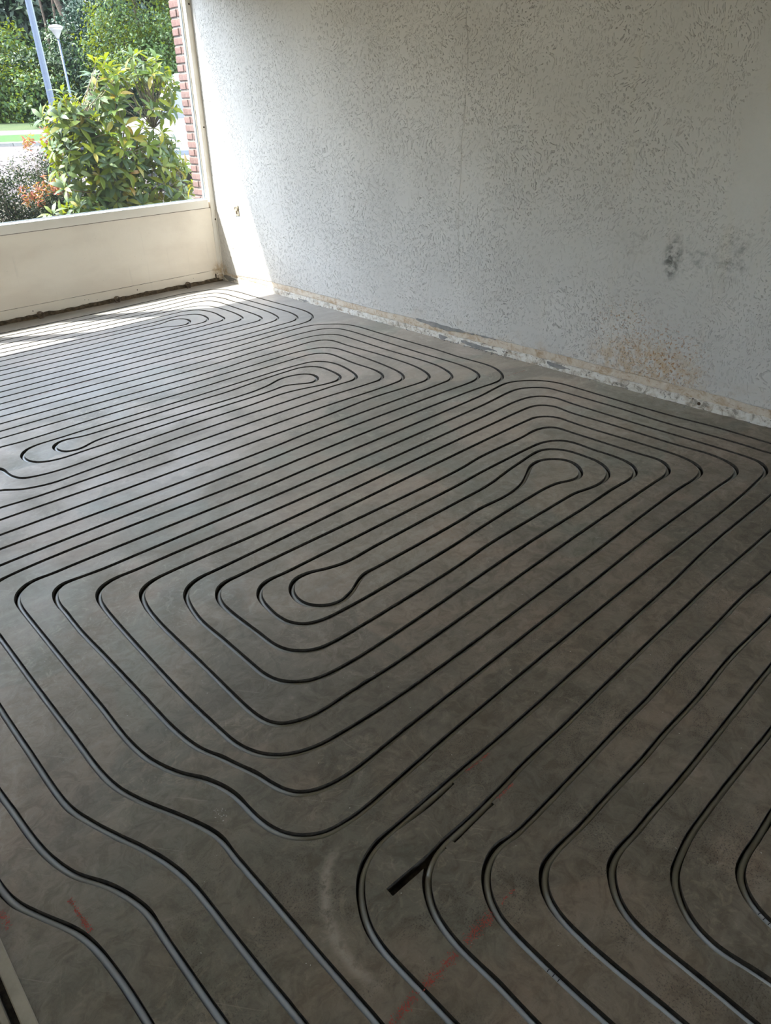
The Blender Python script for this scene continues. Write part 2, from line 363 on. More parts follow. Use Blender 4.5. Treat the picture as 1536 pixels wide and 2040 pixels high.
M = dict(
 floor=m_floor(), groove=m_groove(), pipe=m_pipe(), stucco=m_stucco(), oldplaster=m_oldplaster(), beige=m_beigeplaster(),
 cement=m_plain('bare_cement', (0.22, 0.22, 0.215), (0.30, 0.29, 0.275), 18, 0.9, 0.003, 60),
 wall=m_plain('white_wall', (0.74, 0.63, 0.46), (0.70, 0.60, 0.43), 2, 0.8),
 ceiling=m_plain('ceiling_paint', (0.78, 0.72, 0.60), (0.75, 0.69, 0.57), 2, 0.85),
 frame=m_paint('cream_frame_paint', (0.78, 0.73, 0.65), (0.72, 0.66, 0.57)),
 panel=m_paint('cream_panel_paint', (0.82, 0.735, 0.62), (0.74, 0.65, 0.54)),
 white=m_plain('white_gloss_paint', (0.80, 0.80, 0.78), (0.75, 0.75, 0.73), 8, 0.35, 0.0002),
 rubber=m_plain('grey_glazing_seal', (0.12, 0.15, 0.17), (0.20, 0.23, 0.25), 20, 0.5),
 hole=m_plain('dark_rotten_wood', (0.030, 0.020, 0.012), (0.07, 0.045, 0.025), 60, 0.95, 0.002),
 dirt=m_plain('dirty_gap', (0.075, 0.055, 0.035), (0.17, 0.125, 0.08), 40, 0.95, 0.003),
 iron=m_plain('rusty_iron', (0.10, 0.07, 0.05), (0.20, 0.15, 0.11), 90, 0.6, 0.001),
 glass=m_glass(), brick=m_brick(),
 mortar=m_plain('pale_mortar', (0.15, 0.135, 0.125), (0.12, 0.105, 0.095), 30, 0.95, 0.003),
 chalk=m_plain('red_chalk', (0.42, 0.07, 0.05), (0.30, 0.08, 0.06), 40, 0.95),
 dust=m_plain('pale_dust', (0.62, 0.60, 0.56), (0.52, 0.50, 0.46), 40, 0.95),
 softdust=m_plain('brushed_dust', (0.26, 0.235, 0.195), (0.20, 0.18, 0.15), 40, 0.95),
 outlet=m_plain('darkened_white_plastic', (0.42, 0.36, 0.27), (0.34, 0.29, 0.21), 30, 0.5),  # white plate darkened in colour so its brownish shading shows in the sun
 ink=m_plain('black_ink', (0.02, 0.02, 0.02), (0.04, 0.04, 0.04), 40, 0.6),
 wood=m_plain('pale_raw_wood', (0.36, 0.32, 0.25), (0.26, 0.235, 0.185), 12, 0.8, 0.001),
 stone=m_plain('dark_rubble', (0.05, 0.05, 0.045), (0.17, 0.17, 0.15), 25, 0.9, 0.004),
 steel=m_plain('galvanised_steel', (0.050, 0.066, 0.105), (0.040, 0.055, 0.090), 30, 0.45, 0.0005, 60, 0.5),
 lampw=m_plain('white_lamp_plastic', (0.288, 0.288, 0.288), (0.264, 0.264, 0.264), 10, 0.4),
 soil=m_plain('garden_soil', (0.045, 0.036, 0.027), (0.078, 0.060, 0.045), 3, 0.95, 0.02, 20),
 road=m_plain('pinkish_brick_paving', (0.075, 0.057, 0.056), (0.058, 0.047, 0.046), 4, 0.9, 0.004, 25),
 kerb=m_plain('concrete_kerb', (0.180, 0.180, 0.170), (0.150, 0.150, 0.140), 6, 0.9),
 verge=m_plain('bright_grass', (0.024, 0.075, 0.006), (0.017, 0.050, 0.006), 1.5, 0.9, 0.03, 15),
 lawn=m_plain('dry_grass', (0.035, 0.050, 0.012), (0.015, 0.032, 0.006), 0.35, 0.9, 0.03, 15),
 bark=m_plain('bark', (0.035, 0.025, 0.018), (0.06, 0.042, 0.032), 8, 0.9, 0.01, 20),
 twig=m_plain('twig_bark', (0.120, 0.090, 0.066), (0.174, 0.138, 0.102), 18, 0.8, 0.002, 60),
 van=m_plain('white_vehicle_paint', (0.396, 0.396, 0.407), (0.374, 0.374, 0.385), 2, 0.25, 0.0001, 10, 0.6),
 vglass=m_plain('tinted_vehicle_glass', (0.03, 0.05, 0.09), (0.04, 0.07, 0.12), 2, 0.08, 0.0001, 10, 0.7),
 tyre=m_plain('tyre_rubber', (0.02, 0.02, 0.02), (0.035, 0.035, 0.035), 10, 0.85),
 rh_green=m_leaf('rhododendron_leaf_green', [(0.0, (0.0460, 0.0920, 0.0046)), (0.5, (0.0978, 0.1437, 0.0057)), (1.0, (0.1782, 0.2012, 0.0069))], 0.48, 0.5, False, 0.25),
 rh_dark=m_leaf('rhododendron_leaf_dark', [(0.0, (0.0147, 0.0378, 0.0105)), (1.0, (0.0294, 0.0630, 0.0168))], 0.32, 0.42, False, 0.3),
 rh_yellow=m_leaf('rhododendron_leaf_yellow', [(0.0, (0.19, 0.145, 0.010)), (0.6, (0.22, 0.19, 0.014)), (1.0, (0.24, 0.13, 0.018))], 0.4, 0.4, False),
 rh_mass=m_leaf('rhododendron_leaf_mass', [(0.0, (0.018, 0.045, 0.009)), (0.4, (0.035, 0.075, 0.009)), (0.75, (0.075, 0.115, 0.010)), (0.92, (0.12, 0.15, 0.012)), (1.0, (0.20, 0.17, 0.014))], 0.38, 0.5),
 pieris=m_leaf('small_leaf_dark', [(0.0, (0.006, 0.012, 0.004)), (0.5, (0.018, 0.030, 0.008)), (0.85, (0.035, 0.048, 0.012)), (1.0, (0.075, 0.065, 0.02))], 0.25, 0.5, True, 0.12),
 redleaf=m_leaf('red_shoot_leaf', [(0.0, (0.20, 0.020, 0.018)), (0.5, (0.26, 0.05, 0.025)), (1.0, (0.26, 0.11, 0.03))], 0.4, 0.45),
 t_bright=m_leaf('tree_leaf_bright', [(0.0, (0.0095, 0.0315, 0.0032)), (0.6, (0.0236, 0.0630, 0.0047)), (1.0, (0.0473, 0.0945, 0.0095))], 0.35, 0.55),
 t_mid=m_leaf('tree_leaf_mid', [(0.0, (0.0063, 0.0221, 0.0037)), (0.6, (0.0158, 0.0425, 0.0063)), (1.0, (0.0347, 0.0630, 0.0095))], 0.3, 0.55),
 t_teal=m_leaf('tree_leaf_bluegreen', [(0.0, (0.0095, 0.0268, 0.0173)), (0.6, (0.0189, 0.0457, 0.0284)), (1.0, (0.0378, 0.0693, 0.0441))], 0.25, 0.55),
 t_dark=m_leaf('tree_leaf_dark', [(0.0, (0.0048, 0.0150, 0.0060)), (0.7, (0.0120, 0.0300, 0.0108)), (1.0, (0.0300, 0.0540, 0.0180))], 0.2, 0.6),
)

# ------------------------------------------------------------------ heating pipe routes (metres on the floor: x from the stucco wall, y from the window wall)
PATHS = {
'a1': '2.05,0.231 1.318,0.231 0.796,0.196 0.476,0.187 0.372,0.217 0.27,0.255 0.202,0.35 0.175,0.509 0.176,0.653 0.179,0.894 0.173,1.179 0.17,1.397 0.184,1.511 0.224,1.61 0.259,1.658 0.325,1.704 0.413,1.72 0.56,1.715 0.924,1.728 1.249,1.725 1.965,1.725 2.526,1.733',
'a2': '2.083,0.334 1.369,0.347 0.87,0.34 0.548,0.314 0.439,0.332 0.334,0.375 0.289,0.465 0.289,0.622 0.283,0.865 0.278,1.213 0.282,1.417 0.31,1.53 0.343,1.579 0.403,1.614 0.569,1.624 0.936,1.641 1.186,1.618 1.921,1.623 2.493,1.629',
'a3': '2.114,0.435 1.413,0.45 1.143,0.454 0.85,0.445 0.53,0.423 0.503,0.442 0.419,0.476 0.381,0.587 0.385,0.723 0.376,0.859 0.374,1.12 0.388,1.312 0.416,1.424 0.449,1.475 0.51,1.508 0.645,1.52 1.132,1.523 1.879,1.526 2.462,1.532',
'a4': '2.147,0.538 1.454,0.543 0.908,0.556 0.636,0.54 0.562,0.544 0.518,0.575 0.479,0.642 0.476,0.741 0.479,0.847 0.485,0.991 0.491,1.203 0.503,1.323 0.523,1.378 0.57,1.411 0.678,1.416 1.071,1.419 1.835,1.425 2.43,1.43',
'a5': '2.18,0.642 1.497,0.644 0.875,0.632 0.696,0.645 0.64,0.678 0.601,0.716 0.576,0.853 0.576,1.075 0.595,1.199 0.622,1.264 0.669,1.29 0.793,1.301 1.006,1.308 1.793,1.327 2.397,1.325',
'a6': '2.21,0.736 1.54,0.741 1.21,0.736 0.996,0.724 0.88,0.722 0.794,0.726 0.714,0.781 0.684,0.885 0.683,1.006 0.697,1.063 0.704,1.134 0.735,1.179 0.79,1.203 0.862,1.205 0.953,1.217 1.749,1.225 2.364,1.222',
'a7': '2.242,0.835 1.58,0.836 1.327,0.839 1.124,0.836 1.013,0.823 0.902,0.815 0.792,0.879 0.779,0.969 0.801,1.057 0.84,1.11 0.904,1.133 0.983,1.123 1.512,1.123 1.708,1.13 2.334,1.126',
't': '2.27,0.924 1.617,0.921 1.365,0.918 1.231,0.915 1.126,0.919 1.048,0.889 0.968,0.883 0.924,0.933 0.924,1.003 0.964,1.061 1.021,1.082 1.066,1.064 1.109,1.029 1.21,1.004 1.407,1.008 1.663,1.026 2.305,1.036',
'c1': '2.558,1.833 2.009,1.826 1.13,1.832 0.988,1.827 0.698,1.806 0.473,1.799 0.372,1.816 0.283,1.886 0.228,1.942 0.191,2.039 0.192,2.373 0.194,2.853 0.208,3.084 0.204,3.284 0.216,3.372 0.259,3.457 0.31,3.511 0.353,3.532 0.413,3.536 0.592,3.523 1.651,3.518 2.016,3.525 3.095,3.528',
'c2': '2.589,1.931 2.054,1.93 1.194,1.935 1.054,1.929 0.779,1.921 0.562,1.916 0.425,1.932 0.4,1.939 0.326,1.99 0.297,2.094 0.299,2.363 0.312,2.856 0.314,3.179 0.331,3.295 0.358,3.364 0.389,3.4 0.438,3.424 0.509,3.432 0.69,3.425 1.566,3.411 1.946,3.421 3.065,3.43',
'c3': '2.622,2.036 2.1,2.035 1.256,2.035 1.052,2.024 0.78,2.019 0.571,2.025 0.488,2.051 0.413,2.123 0.404,2.287 0.411,2.61 0.408,2.951 0.417,3.099 0.451,3.213 0.494,3.285 0.539,3.314 0.598,3.32 0.878,3.319 1.487,3.311 1.881,3.326 3.028,3.315',
'c4': '2.655,2.139 2.143,2.136 1.326,2.148 1.122,2.13 0.861,2.132 0.648,2.125 0.569,2.144 0.523,2.204 0.523,2.363 0.508,2.656 0.511,2.944 0.532,3.074 0.562,3.155 0.591,3.194 0.639,3.22 0.705,3.224 0.87,3.21 1.047,3.197 1.407,3.21 1.802,3.207 2.994,3.208',
'c5': '2.685,2.235 2.187,2.238 1.55,2.243 1.194,2.24 0.934,2.232 0.803,2.237 0.687,2.266 0.667,2.275 0.618,2.346 0.61,2.466 0.618,2.719 0.636,2.909 0.657,3.019 0.693,3.083 0.732,3.112 0.794,3.12 0.931,3.12 1.322,3.102 2.05,3.103 2.955,3.086',
'c6': '2.721,2.346 2.634,2.355 2.479,2.353 2.232,2.341 1.61,2.346 1.258,2.336 1.008,2.335 0.876,2.334 0.783,2.344 0.738,2.374 0.715,2.414 0.714,2.502 0.729,2.667 0.726,2.861 0.745,2.949 0.775,2.993 0.818,3.018 0.887,3.019 1.025,3.012 1.239,2.998 1.988,2.997 2.202,2.996 2.573,2.996 2.791,2.994 2.922,2.981',
'c7': '2.499,2.451 2.277,2.446 1.67,2.449 1.329,2.443 1.147,2.441 0.963,2.449 0.888,2.462 0.848,2.495 0.813,2.585 0.824,2.719 0.851,2.822 0.88,2.878 0.915,2.902 0.962,2.906 1.068,2.897 1.158,2.896 1.925,2.888 2.148,2.892 2.538,2.912 2.69,2.915 2.805,2.874 2.87,2.817',
'c8': '2.31,2.521 1.711,2.52 1.552,2.523 1.373,2.509 1.186,2.496 1.093,2.495 1.001,2.499 0.944,2.535 0.917,2.583 0.917,2.677 0.925,2.758 0.943,2.809 0.982,2.839 1.034,2.844 1.108,2.833 1.202,2.806 1.331,2.782 1.56,2.791 1.867,2.788 2.096,2.793 2.414,2.806 2.575,2.813 2.685,2.801 2.762,2.768 2.79,2.701 2.799,2.592',
'd': '2.352,2.619 1.772,2.624 1.618,2.63 1.453,2.63 1.392,2.623 1.304,2.605 1.209,2.571 1.133,2.576 1.053,2.61 1.029,2.661 1.044,2.713 1.071,2.746 1.117,2.758 1.155,2.743 1.195,2.717 1.262,2.686 1.325,2.692 1.443,2.698 1.658,2.694 1.811,2.692 2.383,2.691',
'lt': '2.31,2.521 2.384,2.516 2.459,2.496 2.503,2.506 2.53,2.54 2.533,2.591 2.508,2.637 2.447,2.653 2.352,2.619',
'l2': '2.499,2.451 2.577,2.451 2.639,2.473 2.675,2.522 2.681,2.587 2.65,2.653 2.577,2.691 2.383,2.691',
'C1': '3.097,3.735 3.091,3.69 3.071,3.651 3.037,3.624 2.997,3.616 2.954,3.619 2.833,3.619 2.085,3.629 1.733,3.622 0.609,3.61 0.485,3.596 0.369,3.591 0.296,3.622 0.218,3.695 0.177,3.794 0.173,3.916 0.179,4.116 0.182,4.5 0.169,4.706 0.177,4.965',
'D1': '0.928,5.273 1.399,5.269 1.544,5.272 1.79,5.277 2.033,5.283 2.235,5.29 2.4,5.292 2.539,5.299 2.649,5.302 2.704,5.301 2.747,5.305 2.778,5.317 2.804,5.333 2.828,5.361 2.847,5.397 2.856,5.435 2.86,5.479 2.858,5.562 2.861,5.657',
'C2': '3.001,3.838 2.995,3.78 2.979,3.737 2.949,3.713 2.908,3.712 2.814,3.721 2.688,3.723 2.15,3.725 1.813,3.722 0.722,3.706 0.438,3.69 0.372,3.708 0.322,3.747 0.282,3.802 0.274,3.904 0.272,4.069 0.272,4.284 0.282,4.463 0.282,4.553 0.274,4.873 0.28,4.982',
'D2': '0.664,5.164 1.132,5.163 1.488,5.179 1.573,5.181 2.405,5.199 2.568,5.198 2.772,5.2 2.824,5.201 2.871,5.215 2.901,5.233 2.924,5.257 2.946,5.289 2.962,5.325 2.97,5.367 2.97,5.427 2.968,5.492 2.966,5.556',
'C3': '2.901,3.951 2.893,3.896 2.875,3.848 2.843,3.82 2.798,3.809 2.731,3.812 2.533,3.814 2.215,3.821 1.892,3.822 0.841,3.808 0.527,3.802 0.444,3.822 0.393,3.866 0.373,3.933 0.38,4.018 0.384,4.209 0.386,4.441 0.383,4.606 0.382,4.871 0.387,4.962 0.397,5.004 0.434,5.045 0.484,5.068 0.564,5.075 0.749,5.084 1.58,5.086 2.502,5.103 2.798,5.115 2.845,5.111 2.879,5.105 2.908,5.093 2.938,5.069 2.961,5.038 2.977,4.995 2.983,4.95 2.984,4.909 2.986,4.868 2.994,4.83 3.019,4.769',
'C1b': '3.098,3.753 3.097,4.17 3.095,4.361 3.095,4.537 3.082,4.633 3.048,4.723 3.022,4.776',
'C4': '2.798,4.054 2.788,4 2.769,3.954 2.737,3.926 2.693,3.914 2.654,3.912 2.521,3.913 2.282,3.921 0.948,3.9 0.571,3.902 0.532,3.913 0.501,3.938 0.476,3.991 0.487,4.091 0.481,4.285 0.479,4.409 0.479,4.657 0.47,4.82 0.487,4.902 0.516,4.951 0.556,4.977 0.611,4.986 0.75,4.982 0.911,4.982 1.338,4.983 1.673,4.992 2.568,5.011 2.744,5.016 2.814,5.005 2.862,4.982 2.888,4.951 2.904,4.904 2.914,4.854 2.936,4.79 2.949,4.748 2.972,4.689',
'C2b': '3,3.851 3.004,4.003 2.999,4.166 2.994,4.398 2.989,4.59 2.973,4.691',
'C5': '2.696,4.162 2.683,4.106 2.662,4.062 2.63,4.034 2.582,4.019 2.529,4.019 2.348,4.018 1.065,3.999 0.71,4 0.656,4.006 0.61,4.041 0.586,4.085 0.587,4.16 0.589,4.27 0.578,4.533 0.576,4.708 0.578,4.728 0.591,4.793 0.62,4.842 0.658,4.871 0.713,4.883 0.767,4.883 0.863,4.878 1.607,4.899 2.475,4.914 2.687,4.902 2.751,4.893 2.809,4.87 2.846,4.843 2.873,4.808 2.891,4.766 2.9,4.725',
'C3b': '2.899,3.946 2.904,4.051 2.909,4.291 2.91,4.491 2.904,4.658',
'C6': '2.613,4.251 2.609,4.193 2.593,4.151 2.566,4.118 2.535,4.105 2.501,4.105 2.382,4.105 1.361,4.115 1.183,4.1 0.877,4.105 0.791,4.099 0.732,4.116 0.704,4.139 0.69,4.174 0.69,4.224 0.686,4.368 0.679,4.591 0.673,4.68 0.694,4.73 0.735,4.765 0.784,4.781 0.856,4.78 1.056,4.782 1.53,4.789 2.377,4.813 2.59,4.807 2.655,4.807 2.707,4.8 2.75,4.783 2.778,4.765 2.797,4.735 2.806,4.693 2.809,4.649',
'C4b': '2.802,4.056 2.805,4.131 2.807,4.405 2.809,4.59',
'C7': '2.515,4.337 2.507,4.283 2.489,4.242 2.453,4.211 2.414,4.203 2.361,4.207 2.274,4.208 1.464,4.208 1.301,4.201 1.128,4.2 0.964,4.201 0.879,4.209 0.831,4.231 0.794,4.268 0.78,4.314 0.782,4.43 0.778,4.525 0.789,4.603 0.819,4.651 0.858,4.679 0.913,4.692 1.03,4.687 1.248,4.692 1.625,4.692 2.283,4.715 2.487,4.715 2.574,4.706 2.622,4.69 2.66,4.662 2.689,4.621 2.701,4.571 2.702,4.512 2.703,4.356 2.705,4.229 2.696,4.162',
'C8': '2.613,4.251 2.608,4.417 2.606,4.486 2.595,4.531 2.564,4.573 2.522,4.601 2.465,4.611 2.4,4.613 1.907,4.608 1.721,4.595 1.386,4.595 1.262,4.596 1.178,4.598 1.111,4.614 1.044,4.625 0.981,4.617 0.936,4.597 0.899,4.559 0.871,4.5 0.867,4.427 0.87,4.356 0.886,4.312 0.922,4.269 0.966,4.252 1.035,4.255 1.161,4.269 1.244,4.28 1.331,4.295 1.42,4.302 1.57,4.303 2.025,4.306 2.164,4.309 2.234,4.292 2.303,4.266 2.354,4.266 2.392,4.293 2.415,4.337 2.417,4.392 2.392,4.435 2.357,4.462 2.314,4.47 2.263,4.456 2.206,4.426 2.162,4.41 2.104,4.411 1.686,4.408 1.537,4.402 1.421,4.41 1.336,4.406 1.268,4.393 1.19,4.359 1.098,4.316 1.027,4.318 0.963,4.38 0.959,4.44 0.998,4.499 1.041,4.525 1.083,4.528 1.162,4.495 1.23,4.487 1.649,4.498 1.795,4.507 2.315,4.513 2.431,4.502 2.48,4.479 2.511,4.433 2.518,4.37 2.515,4.337',
'E3': '1.196,5.382 1.38,5.375 1.595,5.379 1.808,5.382 2.009,5.391 2.111,5.391 2.295,5.395 2.594,5.398 2.634,5.391 2.674,5.397 2.703,5.411 2.731,5.436 2.748,5.463 2.76,5.494 2.764,5.527 2.768,5.652 2.767,5.746',
'E4': '1.433,5.479 1.691,5.473 1.908,5.482 2.087,5.482 2.193,5.486 2.343,5.486 2.467,5.487 2.552,5.484 2.601,5.489 2.632,5.507 2.658,5.538 2.671,5.577 2.676,5.627 2.677,5.701 2.674,5.775 2.673,5.835',
'E5': '1.653,5.569 1.859,5.573 2.029,5.577 2.189,5.58 2.312,5.579 2.4,5.58 2.458,5.578 2.5,5.586 2.518,5.597 2.55,5.626 2.57,5.66 2.579,5.702 2.581,5.767 2.581,5.848 2.583,5.922',
'E6': '1.891,5.666 2.018,5.664 2.168,5.663 2.319,5.667 2.371,5.675 2.416,5.685 2.448,5.705 2.477,5.735 2.497,5.772 2.505,5.819 2.499,5.864 2.494,5.913',
'E7': '2.139,5.768 2.221,5.771 2.272,5.771 2.318,5.779 2.344,5.795 2.368,5.823 2.384,5.868',
'F1': '3.199,3.854 3.197,4.139 3.193,4.407 3.19,4.578 3.18,4.653 3.154,4.731 3.114,4.819 3.079,4.91 3.071,4.954 3.072,4.99 3.071,5.056 3.069,5.152 3.068,5.226 3.067,5.315 3.063,5.464',
'F2': '3.3,4.173 3.297,4.36 3.289,4.616 3.274,4.677 3.247,4.754 3.205,4.859 3.182,4.938 3.173,5 3.171,5.032 3.169,5.127 3.166,5.241 3.161,5.371',
'F3': '3.394,4.468 3.389,4.525 3.38,4.652 3.369,4.725 3.345,4.803 3.317,4.851 3.294,4.898 3.27,4.981 3.269,5.036 3.266,5.212 3.264,5.273',
'F4': '3.473,4.718 3.466,4.76 3.456,4.791 3.431,4.844 3.393,4.923 3.378,4.977 3.368,5.06 3.364,5.13 3.363,5.179',
'dead': '2.724,5.304 2.767,5.305 2.817,5.303 2.883,5.301',
'wide1': '2.587,5.204 2.676,5.207 2.764,5.2',
'wide2': '2.563,5.306 2.634,5.307 2.702,5.31',
}

PATHS = {k: [tuple(float(c) for c in w.split(',')) for w in v.split()] for k, v in PATHS.items()}
P = PATHS
def rev(a): return list(reversed(a))
def uturn(a, b, X):
    """close two runs at their left ends with a rounded end at x = X"""
    (xa, ya), (xb, yb) = a, b
    r = min(0.075, abs(yb - ya) / 2); s = 1 if yb > ya else -1
    return [(X - r, ya), (X - 0.3 * r, ya + s * 0.3 * r), (X, ya + s * r)] + ([(X, yb - s * r)] if abs(yb - ya) > 2.2 * r else []) + [(X - 0.3 * r, yb - s * 0.3 * r), (X - r, yb)]
def lturn(xin, y, X, s=1):
    """run at height y turns to +y at x = X"""
    d = 0.11 if X > xin else -0.11
    return [(X - d, y), (X - 0.3 * d, y + 0.033), (X, y + 0.11)]
END_Y = 7.4
def ext(path):   # carry a run on behind the camera
    (x0, y0), (x1, y1) = path[-2], path[-1]
    return path + [(x1 + 0.0 * (x1 - x0), y1 + 0.25), (x1, 6.6), (x1, END_Y)]
RA = {i: P['a%d' % i] for i in range(1, 8)}
LB = {i: P['c%d' % i] for i in range(1, 9)}
def smooth_join(*parts):
    out = []
    for p in parts:
        for q in p:
            if not out or math.hypot(q[0] - out[-1][0], q[1] - out[-1][1]) > 0.012: out.append(q)
    return out
F3 = [(3.46, 1.92), (3.46, 2.6), (3.45, 3.4), (3.41, 4.0)] + P['F3']
F4 = [(3.55, 1.84), (3.55, 2.6), (3.54, 3.4), (3.49, 4.2)] + P['F4']
a = RA
circuit_a = smooth_join(rev(ext(F3)), [(3.43, 1.78), (3.35, 1.735)], rev(a[1]), uturn(a[1][0], a[3][-1], 3.36), rev(a[3]), uturn(a[3][0], a[5][-1], 3.16), rev(a[5]),
    uturn(a[5][0], a[7][-1], 2.96), rev(a[7]), uturn(a[7][0], P['t'][0], 2.76), P['t'], uturn(P['t'][-1], a[6][0], 2.86), a[6], uturn(a[6][-1], a[4][0], 3.06), a[4],
    uturn(a[4][-1], a[2][0], 3.26), a[2], [(3.44, 1.64), (3.52, 1.68)], ext(F4))
c = LB
F1 = ext(P['F1']); F2 = ext(P['F2'])
circuit_b = smooth_join(rev(F1), [(3.2, 3.66), (3.17, 3.57)], rev(c[1]), uturn(c[1][0], c[3][-1], 3.37), rev(c[3]), uturn(c[3][0], c[5][-1], 3.17), rev(c[5]),
    uturn(c[5][0], c[7][-1], 2.97), rev(c[7]), P['l2'], rev(P['d'][:-1]), rev(P['lt']), c[8],
    [(2.845, 2.54), (2.862, 2.48), (2.845, 2.41), (2.79, 2.36)], c[6], uturn(c[6][-1], c[4][0], 3.07), c[4], uturn(c[4][-1], c[2][0], 3.27), c[2], [(3.2, 3.44), (3.28, 3.49), (3.3, 3.6)], F2)
circuit_c = smooth_join(rev(ext(P['D2'])), [(0.38, 5.155), (0.30, 5.13), (0.275, 5.06)], rev(P['C2']), P['C2b'],
    rev(P['C4']), P['C4b'], rev(P['C6']), P['C8'], P['C7'], P['C5'], rev(P['C3b']), P['C3'], rev(P['C1b']), P['C1'],
    [(0.185, 5.15), (0.21, 5.23), (0.29, 5.265)], ext(P['D1']))
runs_d = []
for k, nm in enumerate(('E3', 'E4', 'E5', 'E6', 'E7')):
    e = P[nm]; x0, y0 = e[0]; X = 0.20 + 0.1 * k
    runs_d.append([(X, END_Y), (X, y0 + 0.5), (X, y0 + 0.11), (X + 0.033, y0 + 0.033), (X + 0.11, y0)] + ext(e))

def resample(pts, near=0.012, far=0.03):
    p = np.array(pts, float); n = len(p)
    out = [p[0]]
    for i in range(n - 1):
        p0 = p[max(i-1, 0)]; p1 = p[i]; p2 = p[i+1]; p3 = p[min(i+2, n-1)]
        if i == 0: p0 = 2 * p1 - p2
        if i + 2 > n - 1: p3 = 2 * p2 - p1
        d = np.linalg.norm(p2 - p1)
        if d < 1e-6: continue
        t0 = 0.0; t1 = t0 + max(np.linalg.norm(p1 - p0), 1e-4) ** 0.5; t2 = t1 + d ** 0.5; t3 = t2 + max(np.linalg.norm(p3 - p2), 1e-4) ** 0.5
        c = (p1 + p2) / 2; dist = math.hypot(c[0] - CAMP.x, c[1] - CAMP.y)
        straight = abs(np.dot((p2 - p1) / d, (p3 - p2) / max(np.linalg.norm(p3 - p2), 1e-6))) > 0.9995 and abs(np.dot((p2 - p1) / d, (p1 - p0) / max(np.linalg.norm(p1 - p0), 1e-6))) > 0.9995
        st = near if dist < 2.6 else (0.018 if dist < 4 else far)
        if straight: st *= 2.0
        m = max(1, int(math.ceil(d / st)))
        for k in range(1, m + 1):
            t = t1 + (t2 - t1) * k / m
            A1 = (t1-t)/(t1-t0)*p0 + (t-t0)/(t1-t0)*p1; A2 = (t2-t)/(t2-t1)*p1 + (t-t1)/(t2-t1)*p2; A3 = (t3-t)/(t3-t2)*p2 + (t-t2)/(t3-t2)*p3
            B1 = (t2-t)/(t2-t0)*A1 + (t-t0)/(t2-t0)*A2; B2 = (t3-t)/(t3-t1)*A2 + (t-t1)/(t3-t1)*A3
            out.append((t2-t)/(t2-t1)*B1 + (t-t1)/(t2-t1)*B2)
    q = np.array(out)
    for _ in range(3):
        q[1:-1] = 0.25 * q[:-2] + 0.5 * q[1:-1] + 0.25 * q[2:]
    return q
ROUTES = {'a': [resample(circuit_a)], 'b': [resample(circuit_b)], 'c': [resample(circuit_c)], 'd': [resample(r) for r in runs_d]}
def frame2(q):
    t = np.zeros_like(q); t[1:-1] = q[2:] - q[:-2]; t[0] = q[1] - q[0]; t[-1] = q[-1] - q[-2]
    t /= np.maximum(np.linalg.norm(t, axis=1), 1e-9)[:, None]
    nrm = np.stack([-t[:, 1], t[:, 0]], 1)
    ds = np.linalg.norm(np.diff(q, axis=0), axis=1); ds = np.append(ds, ds[-1])
    ang = np.unwrap(np.arctan2(t[:, 1], t[:, 0])); k = np.gradient(ang) / np.maximum(ds, 1e-5)
    for _ in range(6): k[1:-1] = 0.25 * k[:-2] + 0.5 * k[1:-1] + 0.25 * k[2:]
    return t, nrm, np.clip(k, -14, 14), ds

# ------------------------------------------------------------------ floor with milled grooves
ROOM_X, ROOM_Y, ROOM_Z = 5.2, 9.2, 2.62
def ribbon(q, hw, wob=0.0005, chips=True, curve=True, seed=0):
    t, nrm, k, ds = frame2(q)
    s = np.cumsum(ds); L = []; R_ = []
    for i in range(len(q)):
        w = hw
        ex = min(abs(k[i]) / 12.0, 1.0) * 0.0042 if curve else 0.0
        outer = ex * 1.0; inner = ex * 0.15
        a = wob * noise.noise(Vector((s[i] * 28, seed, 0))); b_ = wob * noise.noise(Vector((s[i] * 28, seed + 9, 4)))
        if chips:
            ch = noise.noise(Vector((s[i] * 9, seed + 31, 2)))
            if ch > 0.52: a += 0.0036 * (ch - 0.52) / 0.3
            ch = noise.noise(Vector((s[i] * 9, seed + 51, 7)))
            if ch > 0.52: b_ += 0.0036 * (ch - 0.52) / 0.3
        lw = w + a + (inner if k[i] > 0 else outer); rw = w + b_ + (outer if k[i] > 0 else inner)
        L.append(q[i] + nrm[i] * lw); R_.append(q[i] - nrm[i] * rw)
    return L, R_
GROOVE_HW = 0.0086; GROOVE_D = 0.024
cdt_v = []; cdt_f = []
def add_ribbon(q, hw, **kw):
    L, R_ = ribbon(q, hw, **kw); b = len(cdt_v)
    for l, r in zip(L, R_): cdt_v.append(Vector((float(l[0]), float(l[1])))); cdt_v.append(Vector((float(r[0]), float(r[1]))))
    for i in range(len(q) - 1):
        for tr in ((b + 2*i, b + 2*i + 1, b + 2*i + 3), (b + 2*i, b + 2*i + 3, b + 2*i + 2)):
            if (cdt_v[tr[1]] - cdt_v[tr[0]]).cross(cdt_v[tr[2]] - cdt_v[tr[0]]) > 1e-8: cdt_f.append(list(tr))
HATCH = (3.532, 4.15, 4.30, 5.9)
b = len(cdt_v)
hx0, hx1, hy0, hy1 = HATCH
cdt_v += [Vector(p) for p in ((hx0, hy0), (hx1, hy0), (hx1, hy1), (hx0, hy1))]; cdt_f.append([0, 1, 2, 3])
sd_ = 1
for key in 'abcd':
    for q in ROUTES[key]:
        add_ribbon(q, GROOVE_HW, seed=sd_); sd_ += 100
extra = [(P['dead'], 0.0105), (P['wide1'], 0.0095), (P['wide2'], 0.0095)]
for pth, hw in extra: add_ribbon(resample(pth), hw, wob=0.0025, curve=False, seed=sd_); sd_ += 7
bx = len(cdt_v)
